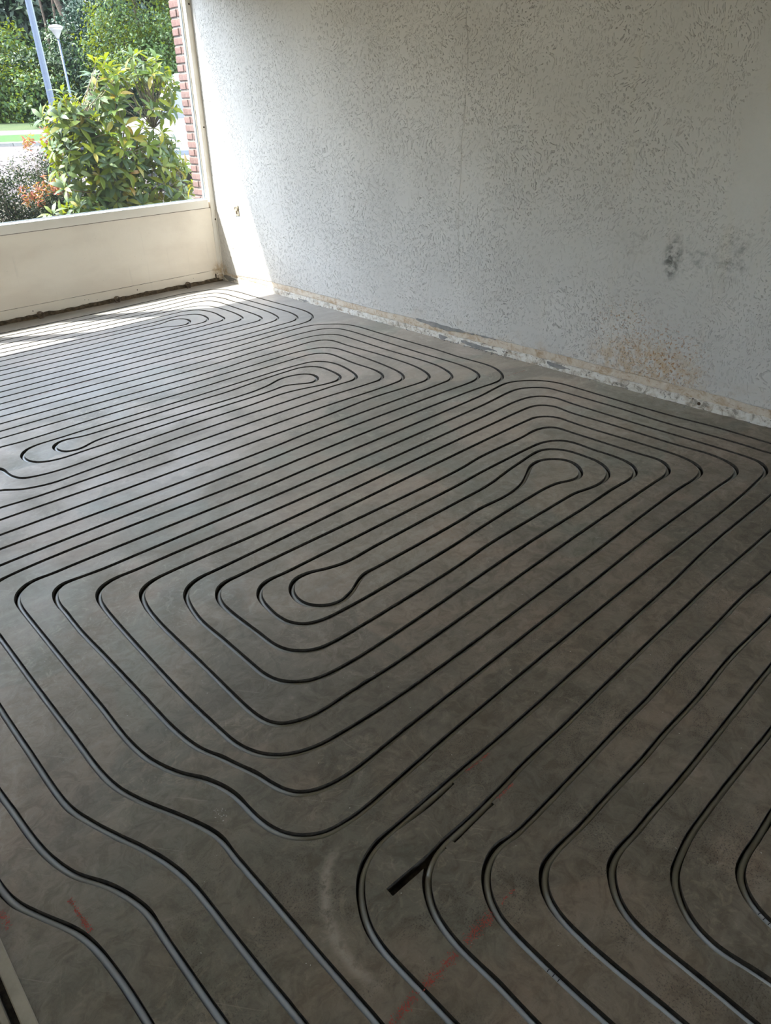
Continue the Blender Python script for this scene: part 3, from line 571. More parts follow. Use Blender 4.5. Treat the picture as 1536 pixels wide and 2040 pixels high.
cdt_v += [Vector(p) for p in ((-0.08, -0.12), (ROOM_X, -0.12), (ROOM_X, ROOM_Y), (-0.08, ROOM_Y))]
cdt_f.append([bx, bx+1, bx+2, bx+3])
dv, de, df, dov, doe, dof = delaunay_2d_cdt(cdt_v, [], cdt_f, 1, 1e-5)
floor_id = len(cdt_f) - 1
top = []; low = []
for tri, orig in zip(df, dof):
    (low if any(o != floor_id for o in orig) else top).append((tri, 0 in orig))
vv = [(v.x, v.y, 0.0) for v in dv]; fm = []; mats_i = []
n0 = len(vv); lowmap = {}
def lv(i, d):
    k = (i, d)
    if k not in lowmap: lowmap[k] = len(vv); vv.append((dv[i].x, dv[i].y, -d))
    return lowmap[k]
edge_side = {}
for tri, h in top:
    fm.append(tuple(tri)); mats_i.append(0)
    for a_, b_ in zip(tri, tri[1:] + tri[:1]): edge_side[(a_, b_)] = ('t', False)
for tri, h in low:
    d = 0.10 if h else GROOVE_D
    fm.append(tuple(lv(i, d) for i in tri)); mats_i.append(1)
    for a_, b_ in zip(tri, tri[1:] + tri[:1]): edge_side[(a_, b_)] = ('l', h)
for (a_, b_), (sd2, h) in list(edge_side.items()):
    if sd2 != 'l': continue
    o = edge_side.get((b_, a_)); d = 0.10 if h else GROOVE_D
    if o is None or o[0] == 't':
        fm.append((a_, b_, lv(b_, d), lv(a_, d))[::-1]); mats_i.append(1)
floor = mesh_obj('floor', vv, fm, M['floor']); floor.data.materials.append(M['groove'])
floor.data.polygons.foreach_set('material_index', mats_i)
tag(floor, kind='structure')
del cdt_v, cdt_f, dv, de, df, dov, doe, dof, edge_side

# ------------------------------------------------------------------ the pipes lying in the grooves
PIPE_R = 0.0071
def pipe_mesh(name, q, parent=None):
    t, nrm, k, ds = frame2(q)
    off = np.clip(k / 12.0, -1, 1) * 0.0022
    c2 = q + nrm * off[:, None]
    n = 10; m = len(q); s = np.cumsum(ds)
    z0 = np.array([-GROOVE_D + PIPE_R + 0.0018 + 0.0016 * noise.noise(Vector((x * 3.1, 5, 1))) for x in s])
    ang = np.arange(n) * 2 * np.pi / n
    vx = c2[:, None, :] + nrm[:, None, :] * (np.cos(ang) * PIPE_R)[None, :, None]
    vz = z0[:, None] + (np.sin(ang) * PIPE_R)[None, :]
    V = np.concatenate([vx, vz[:, :, None]], 2).reshape(-1, 3)
    i = np.arange(m - 1)[:, None] * n; kk = np.arange(n)[None, :]; k2 = (kk + 1) % n
    F = np.stack([i + kk, i + k2, i + n + k2, i + n + kk], 2).reshape(-1, 4)
    return mesh_obj(name, V.tolist(), F.tolist(), M['pipe'], parent, smooth=True)
G_P = 'underfloor heating pipes laid in the milled floor'
pa = pipe_mesh('heating_pipe', ROUTES['a'][0]); tag(pa, 'grey heating pipe looped in the grooves nearest the window, half of it in sunlight', 'pipe', G_P)
pb = pipe_mesh('heating_pipe', ROUTES['b'][0]); tag(pb, 'grey heating pipe of the middle spiral, between the window spiral and the near one', 'pipe', G_P)
pc = pipe_mesh('heating_pipe', ROUTES['c'][0]); tag(pc, 'grey heating pipe of the large near spiral, beside the brown stained wall foot', 'pipe', G_P)
pd_ = empty('heating_pipe'); tag(pd_, 'grey heating pipe bent in nested corners nearest the camera, beyond the dead-end slot', 'pipe', G_P)
for q in ROUTES['d']: pipe_mesh('pipe_run', q, pd_)
# printed tick marks on two of the bends
def pipe_marks(parent, q, s0, n, step, w=0.0016, skip=()):
    t, nrm, k, ds = frame2(q); s = np.cumsum(ds); m = MB()
    for j in range(n):
        if j in skip: continue
        i = int(np.searchsorted(s, s0 + j * step)); i = min(i, len(q) - 2)
        c = q[i]; tt = t[i]; nn = nrm[i]; zt = -GROOVE_D + 2 * PIPE_R + 0.0016; hl = 0.0035
        off = np.clip(k[i] / 12.0, -1, 1) * 0.0022; c = c + nn * off
        bb = len(m.v)
        for sa in (-1, 1):
            for sb in (-1, 0, 1):
                p = c + tt * sa * w / 2 + nn * sb * hl; m.v.append((p[0], p[1], zt + 0.0012 - (0.0016 if sb else 0)))
        m.f += [(bb, bb+1, bb+4, bb+3), (bb+1, bb+2, bb+5, bb+4)]
    return m.build('printed_mark', M['ink'], parent)
def arc_at(q, x, y):
    d = np.linalg.norm(q - np.array([x, y]), axis=1); i = int(np.argmin(d)); t, nrm, k, ds = frame2(q); return float(np.cumsum(ds)[i])
pipe_marks(pd_, ROUTES['d'][0], arc_at(ROUTES['d'][0], 2.735, 5.62), 3, 0.0065)
pipe_marks(pd_, ROUTES['d'][4], arc_at(ROUTES['d'][4], 2.40, 5.83), 12, 0.0065, skip=(3, 6, 9))

# ------------------------------------------------------------------ the room shell
def wx(z): return -LEAN * z
def rough_strip(name, y0, y1, zlo, zhi, thick, mat, parent=None, step=0.012, jag=0.004, seed=0, front0=0.0, base=0.0):
    """a ragged-edged plaster layer on the stucco wall: front face at x = front0 + thick, edges uneven"""
    n = int((y1 - y0) / step) + 1; V = []; F = []
    for i in range(n + 1):
        y = y0 + (y1 - y0) * i / n
        lo = zlo(y) if callable(zlo) else zlo; hi = zhi(y) if callable(zhi) else zhi
        lo += jag * noise.fractal(Vector((y * 14, seed, 0)), 0.8, 2.1, 4); hi += jag * noise.fractal(Vector((y * 14, seed + 5, 3)), 0.8, 2.1, 4)
        lo = max(lo, base); hi = max(hi, lo + 0.0005)
        for j in range(4):
            z = lo + (hi - lo) * j / 3.0
            th = thick * (1 + 0.30 * noise.fractal(Vector((y * 9, z * 30, seed)), 0.8, 2.0, 3))
            V.append((wx(z) + front0 + th, y, z))
        V.append((wx(hi) + front0 - 0.004, y, hi)); V.append((wx(lo) + front0 - 0.004, y, lo))
    for i in range(n):
        a_ = i * 6; b_ = a_ + 6
        for j, k in ((0, 1), (1, 2), (2, 3), (3, 4), (5, 0)): F.append((a_ + j, a_ + k, b_ + k, b_ + j))
    F.append((0, 1, 2, 3, 4, 5)); F.append(tuple(n * 6 + j for j in (5, 4, 3, 2, 1, 0)))
    return mesh_obj(name, V, F, mat, parent)

m = MB().box(-0.12, -0.004, -0.06, ROOM_Y, -0.1, ROOM_Z)
wall_right = m.build('wall_right', M['beige'], lean=True); tag(wall_right, kind='structure')
# the stucco coat ends a hand above the floor
def stucco_foot(y):
    return 0.086 + 0.004 * math.sin(y * 2.1) + 0.012 * max(0, noise.noise(Vector((y * 2.3, 3, 1)))) - 0.02 * math.exp(-((y - 0.2) / 0.3) ** 2)
n = 620; V = []; F = []
rows = [0.0, 0.004, 0.03, 0.15, 0.6, 1.2, 1.8, ROOM_Z - 0.1]
for i in range(n + 1):
    y = ROOM_Y * i / n; f0 = stucco_foot(y) + 0.0035 * noise.fractal(Vector((y * 16, 1, 0)), 0.8, 2.1, 4)
    V.append((wx(f0) - 0.006, y, f0))
    for r_ in rows:
        z = f0 + r_ if r_ < ROOM_Z - 0.2 else ROOM_Z
        V.append((wx(z) + (0.0015 if r_ == 0.0 else 0.004), y, z))
nr = len(rows) + 1
for i in range(n):
    for j in range(nr - 1): F.append((i*nr+j, i*nr+j+1, (i+1)*nr+j+1, (i+1)*nr+j))
stucco = mesh_obj('stucco_coat', V, F, M['stucco'], wall_right)
# raised joint running up the stucco (a papered-over seam)
pts = [(2.875, 0.36), (2.876, 0.49), (2.862, 0.60), (2.856, 0.75), (2.852, 0.88), (2.860, 1.00), (2.858, 1.18), (2.872, 1.32), (2.876, 1.45), (2.884, 1.56), (2.880, 1.66), (2.860, 1.78), (2.858, 2.0), (2.862, 2.6)]
V = []; F = []
for i in range(90):
    u = i / 89 * (len(pts) - 1); j = min(int(u), len(pts) - 2); fr = u - j; fr = fr * fr * (3 - 2 * fr)
    y = pts[j][0] * (1 - fr) + pts[j+1][0] * fr; z = pts[j][1] * (1 - (u - j)) + pts[j+1][1] * (u - j)
    w = 0.0032 + 0.0012 * noise.noise(Vector((z * 9, 2, 2))); h = (0.0036 if 0.9 < z else 0.0018) * min(1, i / 6)
    for dy, hh in ((-w, 0), (-w * 0.35, h), (w * 0.35, h), (w, 0)): V.append((wx(z) + 0.0042 + hh, y + dy, z))
for i in range(89):
    for j in range(3): F.append((i*4+j, i*4+j+1, (i+1)*4+j+1, (i+1)*4+j))
mesh_obj('seam_ridge', V, F, M['stucco'], wall_right, smooth=True)
# plaster bands where the skirting was pulled off
low_top = lambda y: 0.042 + 0.004 * math.sin(y * 1.7 + 1)
rough_strip('plaster_band', 0.0, ROOM_Y, 0.0, low_top, 0.010, M['oldplaster'], wall_right, jag=0.005, seed=3)
rough_strip('plaster_band', 0.0, ROOM_Y, lambda y: low_top(y) + 0.007, lambda y: stucco_foot(y) + 0.004, 0.0, M['beige'], wall_right, jag=0.003, seed=17)
# bare cement showing in long scars
def scar(y0, y1, z0, z1, th, seed):
    def hi(y): return z1 - 0.3 * (z1 - z0) * ((y - y0) / (y1 - y0)) ** 2
    def lo(y):
        u = (y - y0) / (y1 - y0); return hi(y) - (z1 - z0) * (0.25 + 0.75 * math.sin(math.pi * min(1, u * 1.1 + 0.05)) ** 0.7) * (0.6 + 0.4 * (0.5 + noise.noise(Vector((y * 13, seed, 1)))))
    rough_strip('cement_scar', y0, y1, lo, hi, th, M['cement'], wall_right, step=0.01, jag=0.006, seed=seed, front0=0.001)
scar(2.50, 3.02, 0.062, 0.097, 0.0048, 5); scar(3.04, 3.20, 0.082, 0.092, 0.0048, 8)
scar(2.92, 3.22, 0.0, 0.030, 0.0115, 12); scar(3.60, 3.76, 0.008, 0.040, 0.0115, 19); scar(1.15, 1.3, 0.0, 0.02, 0.0115, 23)
scar(2.72, 2.80, 0.0, 0.03, 0.0115, 31); scar(0.02, 0.22, 0.0, 0.05, 0.0115, 37); scar(5.0, 5.5, 0.01, 0.04, 0.0115, 41)
# crumbs along the wall foot
m = MB()
for i in range(150):
    y = rng.choice([rng.gauss(3.05, 0.14), rng.uniform(0.2, 5.4)]); x = 0.008 + abs(rng.gauss(0, 0.010)); r_ = rng.uniform(0.0015, 0.0055)
    bb = len(m.v); m.v += [(x + r_*rng.uniform(-1, 1), y + r_*rng.uniform(-1, 1), 0.0) for _ in range(1)]
    m.v = m.v[:bb] + [(x - r_, y - r_*0.6, 0.0), (x + r_*0.8, y - r_, 0.0), (x + r_, y + r_*0.7, 0.0), (x - r_*0.7, y + r_, 0.0), (x + r_*rng.uniform(-.3, .3), y, r_ * rng.uniform(0.7, 1.4))]
    m.f += [(bb, bb+1, bb+4), (bb+1, bb+2, bb+4), (bb+2, bb+3, bb+4), (bb+3, bb, bb+4)]
tag(m.build('plaster_crumbs', M['cement']), 'grey plaster crumbs scattered along the foot of the stucco wall', 'crumbs', kind='stuff')
# two old screw holes in the low band
for y, z, r_ in ((4.535, 0.028, 0.009), (4.50, 0.045, 0.004), (2.62, 0.03, 0.004), (3.30, 0.03, 0.004)):
    MB().lathe([(r_, 0.0), (r_ * 0.85, 0.0012), (0.0005, 0.0014)], (wx(z) + 0.0122, y, z), 12, 'x').build('screw_hole', M['hole'], wall_right)

# cable outlet left on the sunlit wall
t_ = empty('cable_outlet', (wx(0.62) + 0.004, 0.352, 0.62)); tag(t_, 'small white cable outlet plate on the stucco wall beside the window', 'outlet')
m = MB().box(0, 0.008, -0.030, 0.030, -0.042, 0.042, 0.002); m.build('plate', M['outlet'], t_)
MB().lathe([(0.021, 0.008), (0.021, 0.013), (0.015, 0.015), (0.013, 0.0105), (0.0005, 0.0105)], (0, 0.002, 0.014), 20, 'x').build('cover_ring', M['outlet'], t_, smooth=False)
MB().lathe([(0.012, 0.0082), (0.011, 0.0092), (0.0005, 0.0092)], (0, 0.004, -0.020), 14, 'x').build('cable_hole', M['hole'], t_)

ceiling = MB().box(-0.12, ROOM_X + 0.1, -0.06, ROOM_Y + 0.1, ROOM_Z, ROOM_Z + 0.1).build('ceiling', M['ceiling']); tag(ceiling, kind='structure')
wl_ = MB().box(ROOM_X, ROOM_X + 0.1, -0.06, ROOM_Y + 0.1, -0.1, ROOM_Z).build('wall_left', M['wall']); tag(wl_, kind='structure')
BX0, BX1, BZ0, BZ1 = 1.0, 3.9, 0.90, 2.32      # unseen rear window, added to light the dark end of the room
m = MB().box(-0.12, BX0, ROOM_Y, ROOM_Y + 0.1, -0.1, ROOM_Z).box(BX1, ROOM_X, ROOM_Y, ROOM_Y + 0.1, -0.1, ROOM_Z).box(BX0, BX1, ROOM_Y, ROOM_Y + 0.1, -0.1, BZ0).box(BX0, BX1, ROOM_Y, ROOM_Y + 0.1, BZ1, ROOM_Z)
wb_ = m.build('wall_back', M['wall']); tag(wb_, kind='structure')
w2 = empty('fill_window'); tag(w2, kind='structure')
m = MB()
for a_, b_, c_, d_ in ((BX0, BX0 + 0.06, BZ0, BZ1), (BX1 - 0.06, BX1, BZ0, BZ1), (BX0 + 0.06, BX1 - 0.06, BZ0, BZ0 + 0.06), (BX0 + 0.06, BX1 - 0.06, BZ1 - 0.06, BZ1), ((BX0 + BX1) / 2 - 0.03, (BX0 + BX1) / 2 + 0.03, BZ0 + 0.06, BZ1 - 0.06)):
    m.box(a_, b_, ROOM_Y + 0.01, ROOM_Y + 0.08, c_, d_, 0.002)
m.build('window_frame', M['white'], w2)
MB().box(BX0 + 0.05, BX1 - 0.05, ROOM_Y + 0.04, ROOM_Y + 0.046, BZ0 + 0.05, BZ1 - 0.05).build('glass_pane', M['glass'], w2)

# ------------------------------------------------------------------ window wall: post, rail, panel, glazing
WIN_TOP = 2.325; WIN_L = 4.75; GY = -0.062
window = empty('window_1'); tag(window, kind='structure')
hx = lambda v: v
# right post
MB().box(-0.03, 0.0485, GY - 0.03, 0.0, 0.008, ROOM_Z, 0.0025).build('post', M['frame'], window, lean=True)
# thin cover strip between post and wall
MB().box(-0.012, 0.012, 0.0, 0.010, 0.02, 0.60, 0.002).build('cover_strip', M['frame'], window, lean=True)
# bottom rail of the window (front board + sill)
MB().box(0.050, WIN_L, GY - 0.03, 0.0, 0.622, 0.684, 0.0025).build('bottom_rail', M['frame'], window, lean=False)
# infill panel below, slightly recessed
MB().box(0.030, WIN_L, -0.045, -0.006, 0.10, 0.6195).build('infill_panel', M['panel'], window)
MB().box(0.030, WIN_L, -0.012, -0.003, 0.6185, 0.6225).build('shadow_joint', M['dirt'], window)
MB().box(0.026, 0.0305, -0.012, -0.004, 0.03, 0.62).build('shadow_joint', M['dirt'], window, lean=True)
# skirting board with an uneven, peeled lower edge
def window_strip(name, z0, z1, y, th, mat, jag, seed, x1=WIN_L, x0=0.02):
    n = 300; V = []; F = []
    for i in range(n + 1):
        x = x0 + (x1 - x0) * i / n
        lo = z0 + jag * noise.fractal(Vector((x * 7, seed, 0)), 0.8, 2.1, 4); hi = z1 + 0.25 * jag * noise.fractal(Vector((x * 5, seed, 8)), 0.8, 2.1, 3)
        lo = max(lo, 0.0005)
        V += [(x, y, lo), (x, y + th, lo + 0.001), (x, y + th, hi - 0.001), (x, y, hi)]
    for i in range(n):
        for j in range(3): F.append((i*4+j, (i+1)*4+j, (i+1)*4+j+1, i*4+j+1))
        F.append((i*4+3, (i+1)*4+3, (i+1)*4, i*4))
    return mesh_obj(name, V, F, mat, window)
window_strip('skirting_board', 0.030, 0.098, -0.006, 0.007, M['panel'], 0.010, 4)
window_strip('rotten_sole', 0.0, 0.045, -0.030, 0.024, M['dirt'], 0.003, 9)
MB().box(-0.05, WIN_L + 0.4, -0.11, -0.03, -0.1, 0.10).build('sole_block', M['dirt'], window)
# a ragged bed of old filler in front of the sole
n = 260; V = []; F = []
for i in range(n + 1):
    x = 0.02 + 4.7 * i / n; w = 0.012 + 0.010 * noise.fractal(Vector((x * 6, 2, 6)), 0.8, 2.0, 3); h = 0.005 + 0.004 * noise.fractal(Vector((x * 11, 4, 6)), 0.8, 2.0, 3)
    V += [(x, -0.02, max(h, 0.002) + 0.004), (x, max(w, 0.002) * 0.5, max(h, 0.001)), (x, max(w, 0.002), 0.0003)]
for i in range(n):
    for j in range(2): F.append((i*3+j, (i+1)*3+j, (i+1)*3+j+1, i*3+j+1))
mesh_obj('filler_bed', V, F, M['dirt'], window)
# glazing beads: upright bead seen lit beside the post and the sloped bead on the rail
MB().box(0.0485, 0.060, GY - 0.03, GY + 0.012, 0.684, WIN_TOP, 0.0015).build('glazing_bead', M['white'], window, lean=True)
MB().box(0.0600, 0.0635, GY - 0.004, GY + 0.009, 0.684, WIN_TOP).build('glazing_seal', M['rubber'], window, lean=True)
MB().prism([(0.060, 0.684), (WIN_L, 0.684), (WIN_L, 0.694), (0.060, 0.694)], GY - 0.03, GY + 0.012).build('glazing_bead', M['white'], window)
MB().box(0.060, WIN_L, GY - 0.004, GY + 0.009, 0.694, 0.698).build('glazing_seal', M['rubber'], window)
MB().box(0.046, WIN_L, GY + 0.012, -0.0022, 0.6835, 0.6875).build('rail_top', M['white'], window)
MB().box(-0.03, WIN_L, GY - 0.03, 0.0, WIN_TOP, ROOM_Z, 0.002).build('head', M['frame'], window)
for xa, xb in ((1.85, 1.97), (2.734, 2.83)):
    MB().box(xa, xb, GY - 0.03, 0.0, 0.684, WIN_TOP, 0.002).build('mullion', M['frame'], window)
# opening sash between the mullions
m = MB(); xa, xb = 1.97, 2.734
for bx_ in ((xa, xa + 0.055, 0.684, WIN_TOP), (xb - 0.055, xb, 0.684, WIN_TOP)): m.box(bx_[0], bx_[1], GY - 0.02, 0.0, bx_[2], bx_[3], 0.002)
m.box(xa + 0.055, xb - 0.055, GY - 0.02, 0.0, 0.684, 0.72, 0.002); m.box(xa + 0.055, xb - 0.055, GY - 0.02, 0.0, WIN_TOP - 0.2, WIN_TOP, 0.002)
m.build('opening_sash', M['frame'], window)
def pane(x0, x1, z0=0.690, z1=WIN_TOP):
    MB().box(x0, x1, GY - 0.004, GY + 0.002, z0, z1).build('glass_pane', M['glass'], window, lean=(x0 < 0.5))
pane(0.055, 1.855); pane(2.02, 2.69, 0.715, WIN_TOP - 0.19); pane(2.825, WIN_L)
# holes drilled through the post, and rotten corners
for x, z, r_ in ((0.016, 2.075, 0.0075), (0.018, 1.236, 0.0075), (0.016, 0.522, 0.0085), (0.008, 0.052, 0.007)):
    MB().lathe([(r_, 0.0), (r_ * 0.8, 0.0010), (0.0004, 0.0012)], (x - LEAN * z, 0.0005, z), 12, 'y').build('screw_hole', M['hole'], window)
def rot_patch(x, z, rx, rz, seed, y=0.002):
    V = [(x, y + 0.001, z)]; k = 16
    for i in range(k):
        a_ = 2 * math.pi * i / k; q_ = 1 + 0.45 * noise.noise(Vector((math.cos(a_) * 2, math.sin(a_) * 2, seed)))
        V.append((x + math.cos(a_) * rx * q_, y, z + math.sin(a_) * rz * q_))
    return mesh_obj('rot_hole', V, [(0, 1 + (i + 1) % k, 1 + i) for i in range(k)], M['hole'], window)
rot_patch(0.082, 0.050, 0.0075, 0.020, 1); rot_patch(0.100, 0.105, 0.003, 0.003, 2, -0.004); rot_patch(0.096, 0.085, 0.003, 0.003, 3, 0.0025); rot_patch(0.066, 0.070, 0.004, 0.004, 5)
rot_patch(0.060, 0.045, 0.004, 0.006, 6); rot_patch(0.075, 0.080, 0.0022, 0.0022, 7)
for x, z in ((1.715, 0.058), (1.30, 0.066), (1.27, 0.060), (0.845, 0.062), (0.31, 0.066), (1.20, 0.050)):
    MB().lathe([(0.0045 if x > 1.6 or x == 0.845 else 0.0025, 0.0), (0.0004, 0.0008)], (x, 0.0013, z), 10, 'y').build('screw_hole', M['hole'], window)
# wall beside and above the window
wf = MB().box(WIN_L, ROOM_X + 0.1, GY - 0.03, 0.0, -0.1, ROOM_Z).build('wall_front', M['wall']); tag(wf, kind='structure')

# three iron pipe clips screwed to the floor along the window wall
def clip(x, y, label):
    t = empty('pipe_clip', (x, y, 0.0)); t.scale = (1.3, 1.3, 1.3); tag(t, label, 'clip', 'iron clips along the foot of the window wall')
    pts = [Vector((0.0165 * math.cos(u), 0, 0.020 + 0.0165 * math.sin(u))) for u in [math.radians(-70 + 320 * i / 20) for i in range(21)]]
    mm = MB()
    for i in range(20):
        pass
    for off in (-0.006, 0.0, 0.006): mm.tube([p + Vector((0, off, 0)) for p in pts], 0.0035, 6)
    mm.build('ring', M['iron'], t, smooth=True)
    MB().box(-0.014, 0.014, -0.009, 0.009, 0.0, 0.0035, 0.0008).build('foot', M['iron'], t)
    MB().lathe([(0.0045, 0.0035), (0.0045, 0.006), (0.002, 0.007)], (0.0, 0.0, 0.0), 8).build('screw', M['iron'], t)
clip(1.675, 0.030, 'rusty iron ring clip on the floor, leftmost of three under the window')
clip(1.045, 0.030, 'rusty iron ring clip on the floor, middle one of three under the window')
clip(0.385, 0.030, 'rusty iron ring clip on the floor, nearest the corner under the window')

# ------------------------------------------------------------------ hatch edge at the lower left
h_ = empty('floor_hatch', (3.53, 5.1, 0)); tag(h_, 'open floor hatch with a pale wooden edge and dark rubble inside', 'hatch')
m = MB().box(-0.022, 0.002, -0.80, 0.80, -0.05, 0.010, 0.002); m.build('edge_batten', M['wood'], h_)
m = MB().box(0.016, 0.030, -0.80, 0.80, -0.06, -0.012, 0.002); m.build('inner_batten', M['wood'], h_)
m = MB()
for i in range(420):
    x = rng.uniform(0.05, 0.58); y = rng.uniform(-0.78, 0.78); r_ = rng.uniform(0.008, 0.028); bb = len(m.v)
    for k in range(6):
        a_ = k * math.pi / 3 + rng.uniform(-.3, .3); m.v.append((x + r_ * math.cos(a_), y + r_ * math.sin(a_), -0.1 + rng.uniform(0, .01)))
    for k in range(6):
        a_ = k * math.pi / 3 + rng.uniform(-.3, .3); m.v.append((x + r_ * .7 * math.cos(a_), y + r_ * .7 * math.sin(a_), -0.1 + r_ * rng.uniform(.8, 1.6)))
    m.f += [(bb+k, bb+(k+1) % 6, bb+6+(k+1) % 6, bb+6+k) for k in range(6)] + [tuple(bb+6+k for k in range(6))]
tag(m.build('rubble', M['stone'], h_), kind='stuff')

# ------------------------------------------------------------------ marks and specks on the screed
ALLQ = np.concatenate([q for k in 'abcd' for q in ROUTES[k]])
def near_groove(x, y, d=0.010):
    return bool((np.abs(ALLQ[:, 0] - x) + np.abs(ALLQ[:, 1] - y) < d * 2.4).any() and (np.hypot(ALLQ[:, 0] - x, ALLQ[:, 1] - y) < d).any())
def flecks(name, pts, size, mat, z=0.0006):
    m = MB()
    for x, y in pts:
        if near_groove(x, y): continue
        zz = z * rng.uniform(0.5, 2.0); r_ = size * rng.uniform(0.4, 1.4); a_ = rng.uniform(0, 3.14); bb = len(m.v)
        for k in range(4):
            b_ = a_ + k * math.pi / 2 + rng.uniform(-.4, .4); q_ = r_ * (1.0 if k % 2 else 0.55); m.v.append((x + q_ * math.cos(b_), y + q_ * math.sin(b_), zz))
        m.f.append((bb, bb+1, bb+2, bb+3))
    return m.build(name, mat)
def chalk(p0, p1, w, dens, label, size=0.0016):
    L = math.hypot(p1[0]-p0[0], p1[1]-p0[1]); n = int(L * dens); pts = []
    for _ in range(n):
        u = rng.random(); fade = 0.35 + 0.65 * abs(math.sin(u * 9 + p0[0] * 5))
        if rng.random() > fade: continue
        off = rng.gauss(0, w); nx, ny = -(p1[1]-p0[1]) / L, (p1[0]-p0[0]) / L
        pts.append((p0[0] + (p1[0]-p0[0]) * u + nx * off, p0[1] + (p1[1]-p0[1]) * u + ny * off))
    tag(flecks('chalk_line', pts, size, M['chalk']), label, 'chalk mark', 'red snap lines on the screed')
chalk((3.049, 5.478), (2.874, 5.479), 0.0045, 3200, 'red chalk line nearest the camera, crossing between the first two bends')
chalk((2.845, 5.476), (2.761, 5.479), 0.006, 3800, 'thick red chalk line between the second and third bends')
chalk((2.737, 5.476), (2.69, 5.475), 0.0015, 900, 'thin red chalk line inside the third bend')
chalk((2.543, 5.208), (2.456, 5.211), 0.002, 1800, 'short red chalk line above the dead-end slot')
chalk((2.552, 5.309), (2.487, 5.31), 0.002, 2000, 'short red chalk line touching the widened slot')
chalk((3.375, 4.848), (3.371, 4.944), 0.003, 2200, 'red chalk line between two pipes at the lower left')
chalk((3.491, 4.775), (3.487, 4.822), 0.004, 2200, 'faint red chalk mark at the left edge of the floor')
chalk((0.275, 3.519), (0.127, 3.537), 0.0015, 1400, 'thin red chalk line near the stucco wall foot')
chalk((2.376, 1.755), (2.001, 1.74), 0.004, 900, 'faint red chalk line across the far straight grooves')

pts = [(rng.uniform(0.3, 3.3), rng.uniform(1.6, 5.8)) for _ in range(700)]
for cx_, cy_, n_, s_ in [(0.78, 3.55, 26, 0.006), (0.99, 3.55, 22, 0.006), (1.16, 3.95, 30, 0.01), (1.25, 3.16, 26, 0.012), (1.41, 3.74, 40, 0.02), (1.14, 3.74, 40, 0.02), (0.9, 3.74, 30, 0.012), (0.62, 3.73, 30, 0.014), (0.43, 3.55, 20, 0.008), (0.64, 3.74, 34, 0.02), (0.37, 3.8, 34, 0.014), (0.19, 3.75, 22, 0.01), (1.41, 4.85, 10, 0.004), (3.04, 4.89, 24, 0.01), (1.83, 3.98, 30, 0.02), (1.4, 3.75, 40, 0.02)]:
    pts += [(cx_ + rng.gauss(0, s_), cy_ + rng.gauss(0, s_)) for _ in range(n_)]
tag(flecks('dust_specks', pts, 0.0016, M['dust']), 'pale dust specks and scrapings scattered over the milled floor', 'dust', kind='stuff')

# ------------------------------------------------------------------ outside: brick fin beside the window
pier = empty('brick_pier', (0, 0, 0)); tag(pier, 'red brick pier just outside the glass at the right edge of the window', 'brick wall')
mort = MB().box(-0.215, -0.005, -0.335, GY - 0.035, -0.35, 2.9); mort.build('mortar_core', M['mortar'], pier, lean=True)
def brick_mesh(lx, ly, lz, seed):
    m = MB().box(-lx/2, lx/2, -ly/2, ly/2, -lz/2, lz/2, 0.004)
    m.v = [(x + 0.0016 * noise.noise(Vector((x*40, y*40, z*40 + seed))), y + 0.0022 * noise.noise(Vector((x*40 + 9, y*40, z*40 + seed))), z + 0.0016 * noise.noise(Vector((x*40, y*40 + 5, z*40 + seed)))) for x, y, z in m.v]
    return m
proto = {}
def brick(kind, dims, loc):
    k = (kind, rng.randrange(3))
    if k not in proto:
        o = brick_mesh(*dims, k[1] * 7).build('brick', M['brick'], pier); proto[k] = o
    else:
        o = proto[k].copy(); link(o, pier); o.name = 'brick'
    o.location = (loc[0] - LEAN * loc[2] + rng.uniform(-0.0015, 0.0015), loc[1], loc[2]); o.rotation_euler = (0, 0, rng.uniform(-0.012, 0.012))
    return o
yo = -0.342; z = -0.30; c_ = 0
while z < 2.75:
    zc = z + 0.0255
    if c_ % 2 == 0:
        brick('s', (0.213, 0.208, 0.051), (-0.104, yo + 0.104, zc)); ye = yo + 0.219
        brick('r', (0.213, 0.035, 0.051), (-0.104, ye + 0.018, zc))
    else:
        brick('h', (0.213, 0.100, 0.051), (-0.104, yo + 0.050, zc)); ye = yo + 0.111
        brick('t', (0.213, 0.140, 0.051), (-0.104, ye + 0.070, zc))
    z += 0.0625; c_ += 1

# ------------------------------------------------------------------ ground and street
FWD = Vector((-0.66716, -0.74491)); RGT = Vector((-0.74491, 0.66716)) ; ORI = Vector((3.45, 5.963))
def gz(u): return -0.15 if u < 15 else -0.15 + 0.03 * (u - 15)
def S(u, v, dz=0.0):
    p = ORI + FWD * u + RGT * v; return (p.x, p.y, gz(u) + dz)
def band(name, u0, u1, mat, dz=0.0, v0=-70, v1=45, thick=0.12, steps=4):
    V = []; F = []
    for i in range(steps + 1):
        u = u0 + (u1 - u0) * i / steps
        for v, d in ((v0, dz), (v1, dz), (v0, dz - thick), (v1, dz - thick)): V.append(S(u, v, d))
    for i in range(steps):
        a_, b_ = 4 * i, 4 * i + 4
        F += [(a_, a_+1, b_+1, b_), (a_+2, b_+2, b_+3, a_+3), (a_, b_, b_+2, a_+2), (a_+1, a_+3, b_+3, b_+1)]
    F += [(0, 2, 3, 1), (4*steps, 4*steps+1, 4*steps+3, 4*steps+2)]
    o = mesh_obj(name, V, F, mat); tag(o, kind='structure'); return o
band('garden_ground', 6.3, 15.0, M['soil'], -0.01); 
band('street_paving', 15.0, 28.0, M['road'], 0.0)
band('grass_verge', 28.45, 33.0, M['verge'], 0.05)
band('foot_path', 33.0, 36.3, M['road'], 0.03)
band('lawn', 36.3, 90.0, M['lawn'], 0.02, -90, 70)
